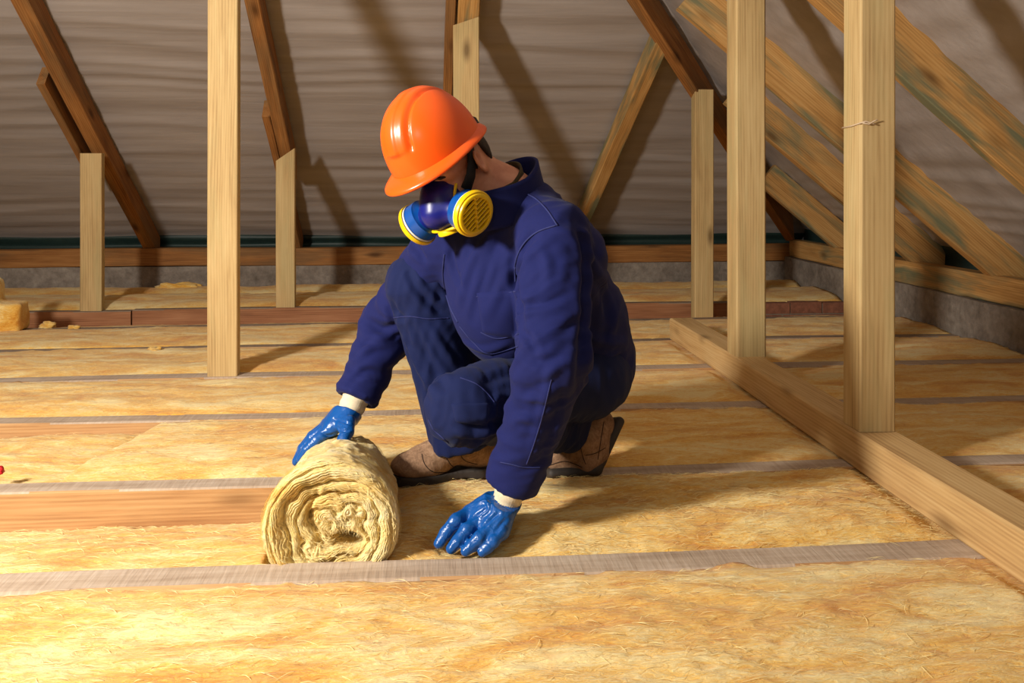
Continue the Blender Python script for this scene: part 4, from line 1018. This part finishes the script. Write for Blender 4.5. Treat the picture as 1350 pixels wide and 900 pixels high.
# ------------------------------------------------------------------ respirator
def respirator():
    def hd(f, l, u): return HC + HF * (f - 0.004) + HL * l + HU * (u + 0.012)
    root = empty('respirator', hd(0.11, 0, -0.06)); tag(root, 'navy half mask respirator with two blue and yellow filter canisters', 'respirator')
    ax = (HF, HL, HU)
    def f(P):
        d = sd_ell(P, hd(0.088, 0, -0.062), ax, (0.058, 0.058, 0.062))
        d = smin(d, sd_cone(P, hd(0.100, 0, -0.016), hd(0.134, 0, -0.062), 0.020, 0.032), 0.03)
        for s in (-1, 1): d = smin(d, sd_cone(P, hd(0.11, s * 0.02, -0.066), hd(0.118, s * 0.055, -0.078), 0.030, 0.028), 0.015)
        return d
    lo, hi = bounds([hd(0.1, 0, -0.06)], 0.12); V, F = nets(f, *span(lo, hi, 0.0035)); V = relax(V, F, 1); link('face_piece', V, F, M['mask'], root, True)
    def lathe(o, a, prof, mat, name, n=64, par=root):
        a = a.normalized(); u = a.cross(HU).normalized(); w = a.cross(u); V = []; Fc = []
        for (h, r) in prof:
            for i in range(n): V.append(o + a * h + (u * math.cos(2*math.pi*i/n) + w * math.sin(2*math.pi*i/n)) * r)
        for j in range(len(prof) - 1):
            for i in range(n): Fc.append((j*n+i, j*n+(i+1) % n, (j+1)*n+(i+1) % n, (j+1)*n+i))
        ob = link(name, V, Fc, mat, par, True); ob.data.polygons.foreach_set('use_smooth', [True] * len(ob.data.polygons))
        md = ob.modifiers.new('e', 'EDGE_SPLIT'); md.split_angle = math.radians(35); return ob, a, u, w
    for s in (-1, 1):
        o = hd(0.106, s * 0.050, -0.074); a = HF * 0.30 + HL * s * 0.92 - HU * 0.28
        can, aa, u, w = lathe(o, a, [(0.0, 0.030), (0.010, 0.040), (0.012, 0.046), (0.040, 0.0475), (0.041, 0.049), (0.0445, 0.049), (0.0445, 0.03)], M['canister'], 'canister')
        lathe(o, a, [(0.036, 0.0478), (0.036, 0.0495), (0.0405, 0.0495), (0.0405, 0.0478)], M['white'], 'white_ring', par=can)
        cap, *_ = lathe(o, a, [(0.0415, 0.046), (0.0415, 0.0525), (0.050, 0.0525), (0.053, 0.0505), (0.053, 0.0475), (0.057, 0.046), (0.059, 0.043), (0.059, 0.039), (0.055, 0.037), (0.041, 0.037)], M['yellow'], 'filter_cap')
        lathe(o, a, [(0.042, 0.040), (0.042, 0.0001)], M['filter'], 'filter_pad', par=cap)
        # slanted grille bars either side of a central rib
        e1 = CV(-0.35, 0, 1); r1 = (e1 - aa * e1.dot(aa)).normalized(); r2 = aa.cross(r1); bd = CV(1, 0, 0.62); bd = (bd - aa * bd.dot(aa)).normalized(); top = o + aa * 0.0555
        def bar(p, q, wd, nm):
            dd = (q - p).normalized(); sd = aa.cross(dd) * wd; hh = aa * 0.003; V = []
            for b in (p, q): V += [b + sd - hh, b - sd - hh, b - sd * 0.7 + hh, b + sd * 0.7 + hh]
            return link(nm, V, [(0, 1, 2, 3), (7, 6, 5, 4), (0, 4, 5, 1), (1, 5, 6, 2), (2, 6, 7, 3), (3, 7, 4, 0)], M['yellow'], cap)
        bar(top - r1 * 0.038, top + r1 * 0.038, 0.0022, 'grille_rib')
        for k in range(-3, 4):
            c = k * 0.0108; lim = math.sqrt(max(0.0001, 0.039 ** 2 - c * c))
            for sg in (-1, 1):
                b = top + r1 * c; d2 = bd * sg; bb = b - o - aa * 0.0555; dt = bb.dot(d2); lim = -dt + math.sqrt(max(1e-6, dt * dt + 0.0385 ** 2 - bb.length_squared))
                bar(b, b + d2 * lim * 0.98, 0.0018, 'grille_bar')
        # yellow clip where the canister meets the mask
        V, Fc = tube([hd(0.086 + 0.03 * math.sin(k / 12 * math.pi), s * (0.058 - 0.006 * math.sin(k / 12 * math.pi)), -0.022 - 0.085 * k / 12) for k in range(13)], 0.0034, 8); link('clip', V, Fc, M['yellow'], root, True)
        # strap from the mask up past the ear to the back of the hat
        side = [hd(0.078, s * 0.066, -0.046), hd(0.050, s * 0.074, -0.028), hd(0.026, s * 0.080, 0.0), hd(0.012, s * 0.0825, 0.03), hd(0.0, s * 0.083, 0.06)]
        V = []; Fc = []
        for k, p in enumerate(side):
            t = (side[min(k + 1, 4)] - side[max(k - 1, 0)]).normalized(); wv = t.cross(HL * s).normalized() * (0.0145 - 0.0012 * k)
            V += [p + wv, p - wv]
        for k in range(4): Fc.append((2*k, 2*k+1, 2*k+3, 2*k+2))
        st = link('strap', V, Fc, M['strap'], root, True); md = st.modifiers.new('t', 'SOLIDIFY'); md.thickness = 0.003; md.offset = 0
    # lower rim and exhale valve
    V, Fc = tube([hd(0.120 + 0.024 * math.cos(a), 0.050 * math.sin(a), -0.108 + 0.006 * math.cos(a)) for a in [(-1.7 + 3.4 * k / 24) for k in range(25)]], 0.0036, 8); link('lower_rim', V, Fc, M['yellow'], root, True)
    lathe(hd(0.118, 0.0, -0.100), -HU + HF * 0.25, [(0.0, 0.020), (0.008, 0.027), (0.012, 0.0295), (0.020, 0.0295), (0.022, 0.027), (0.022, 0.0001)], M['yellow'], 'exhale_valve')
respirator()
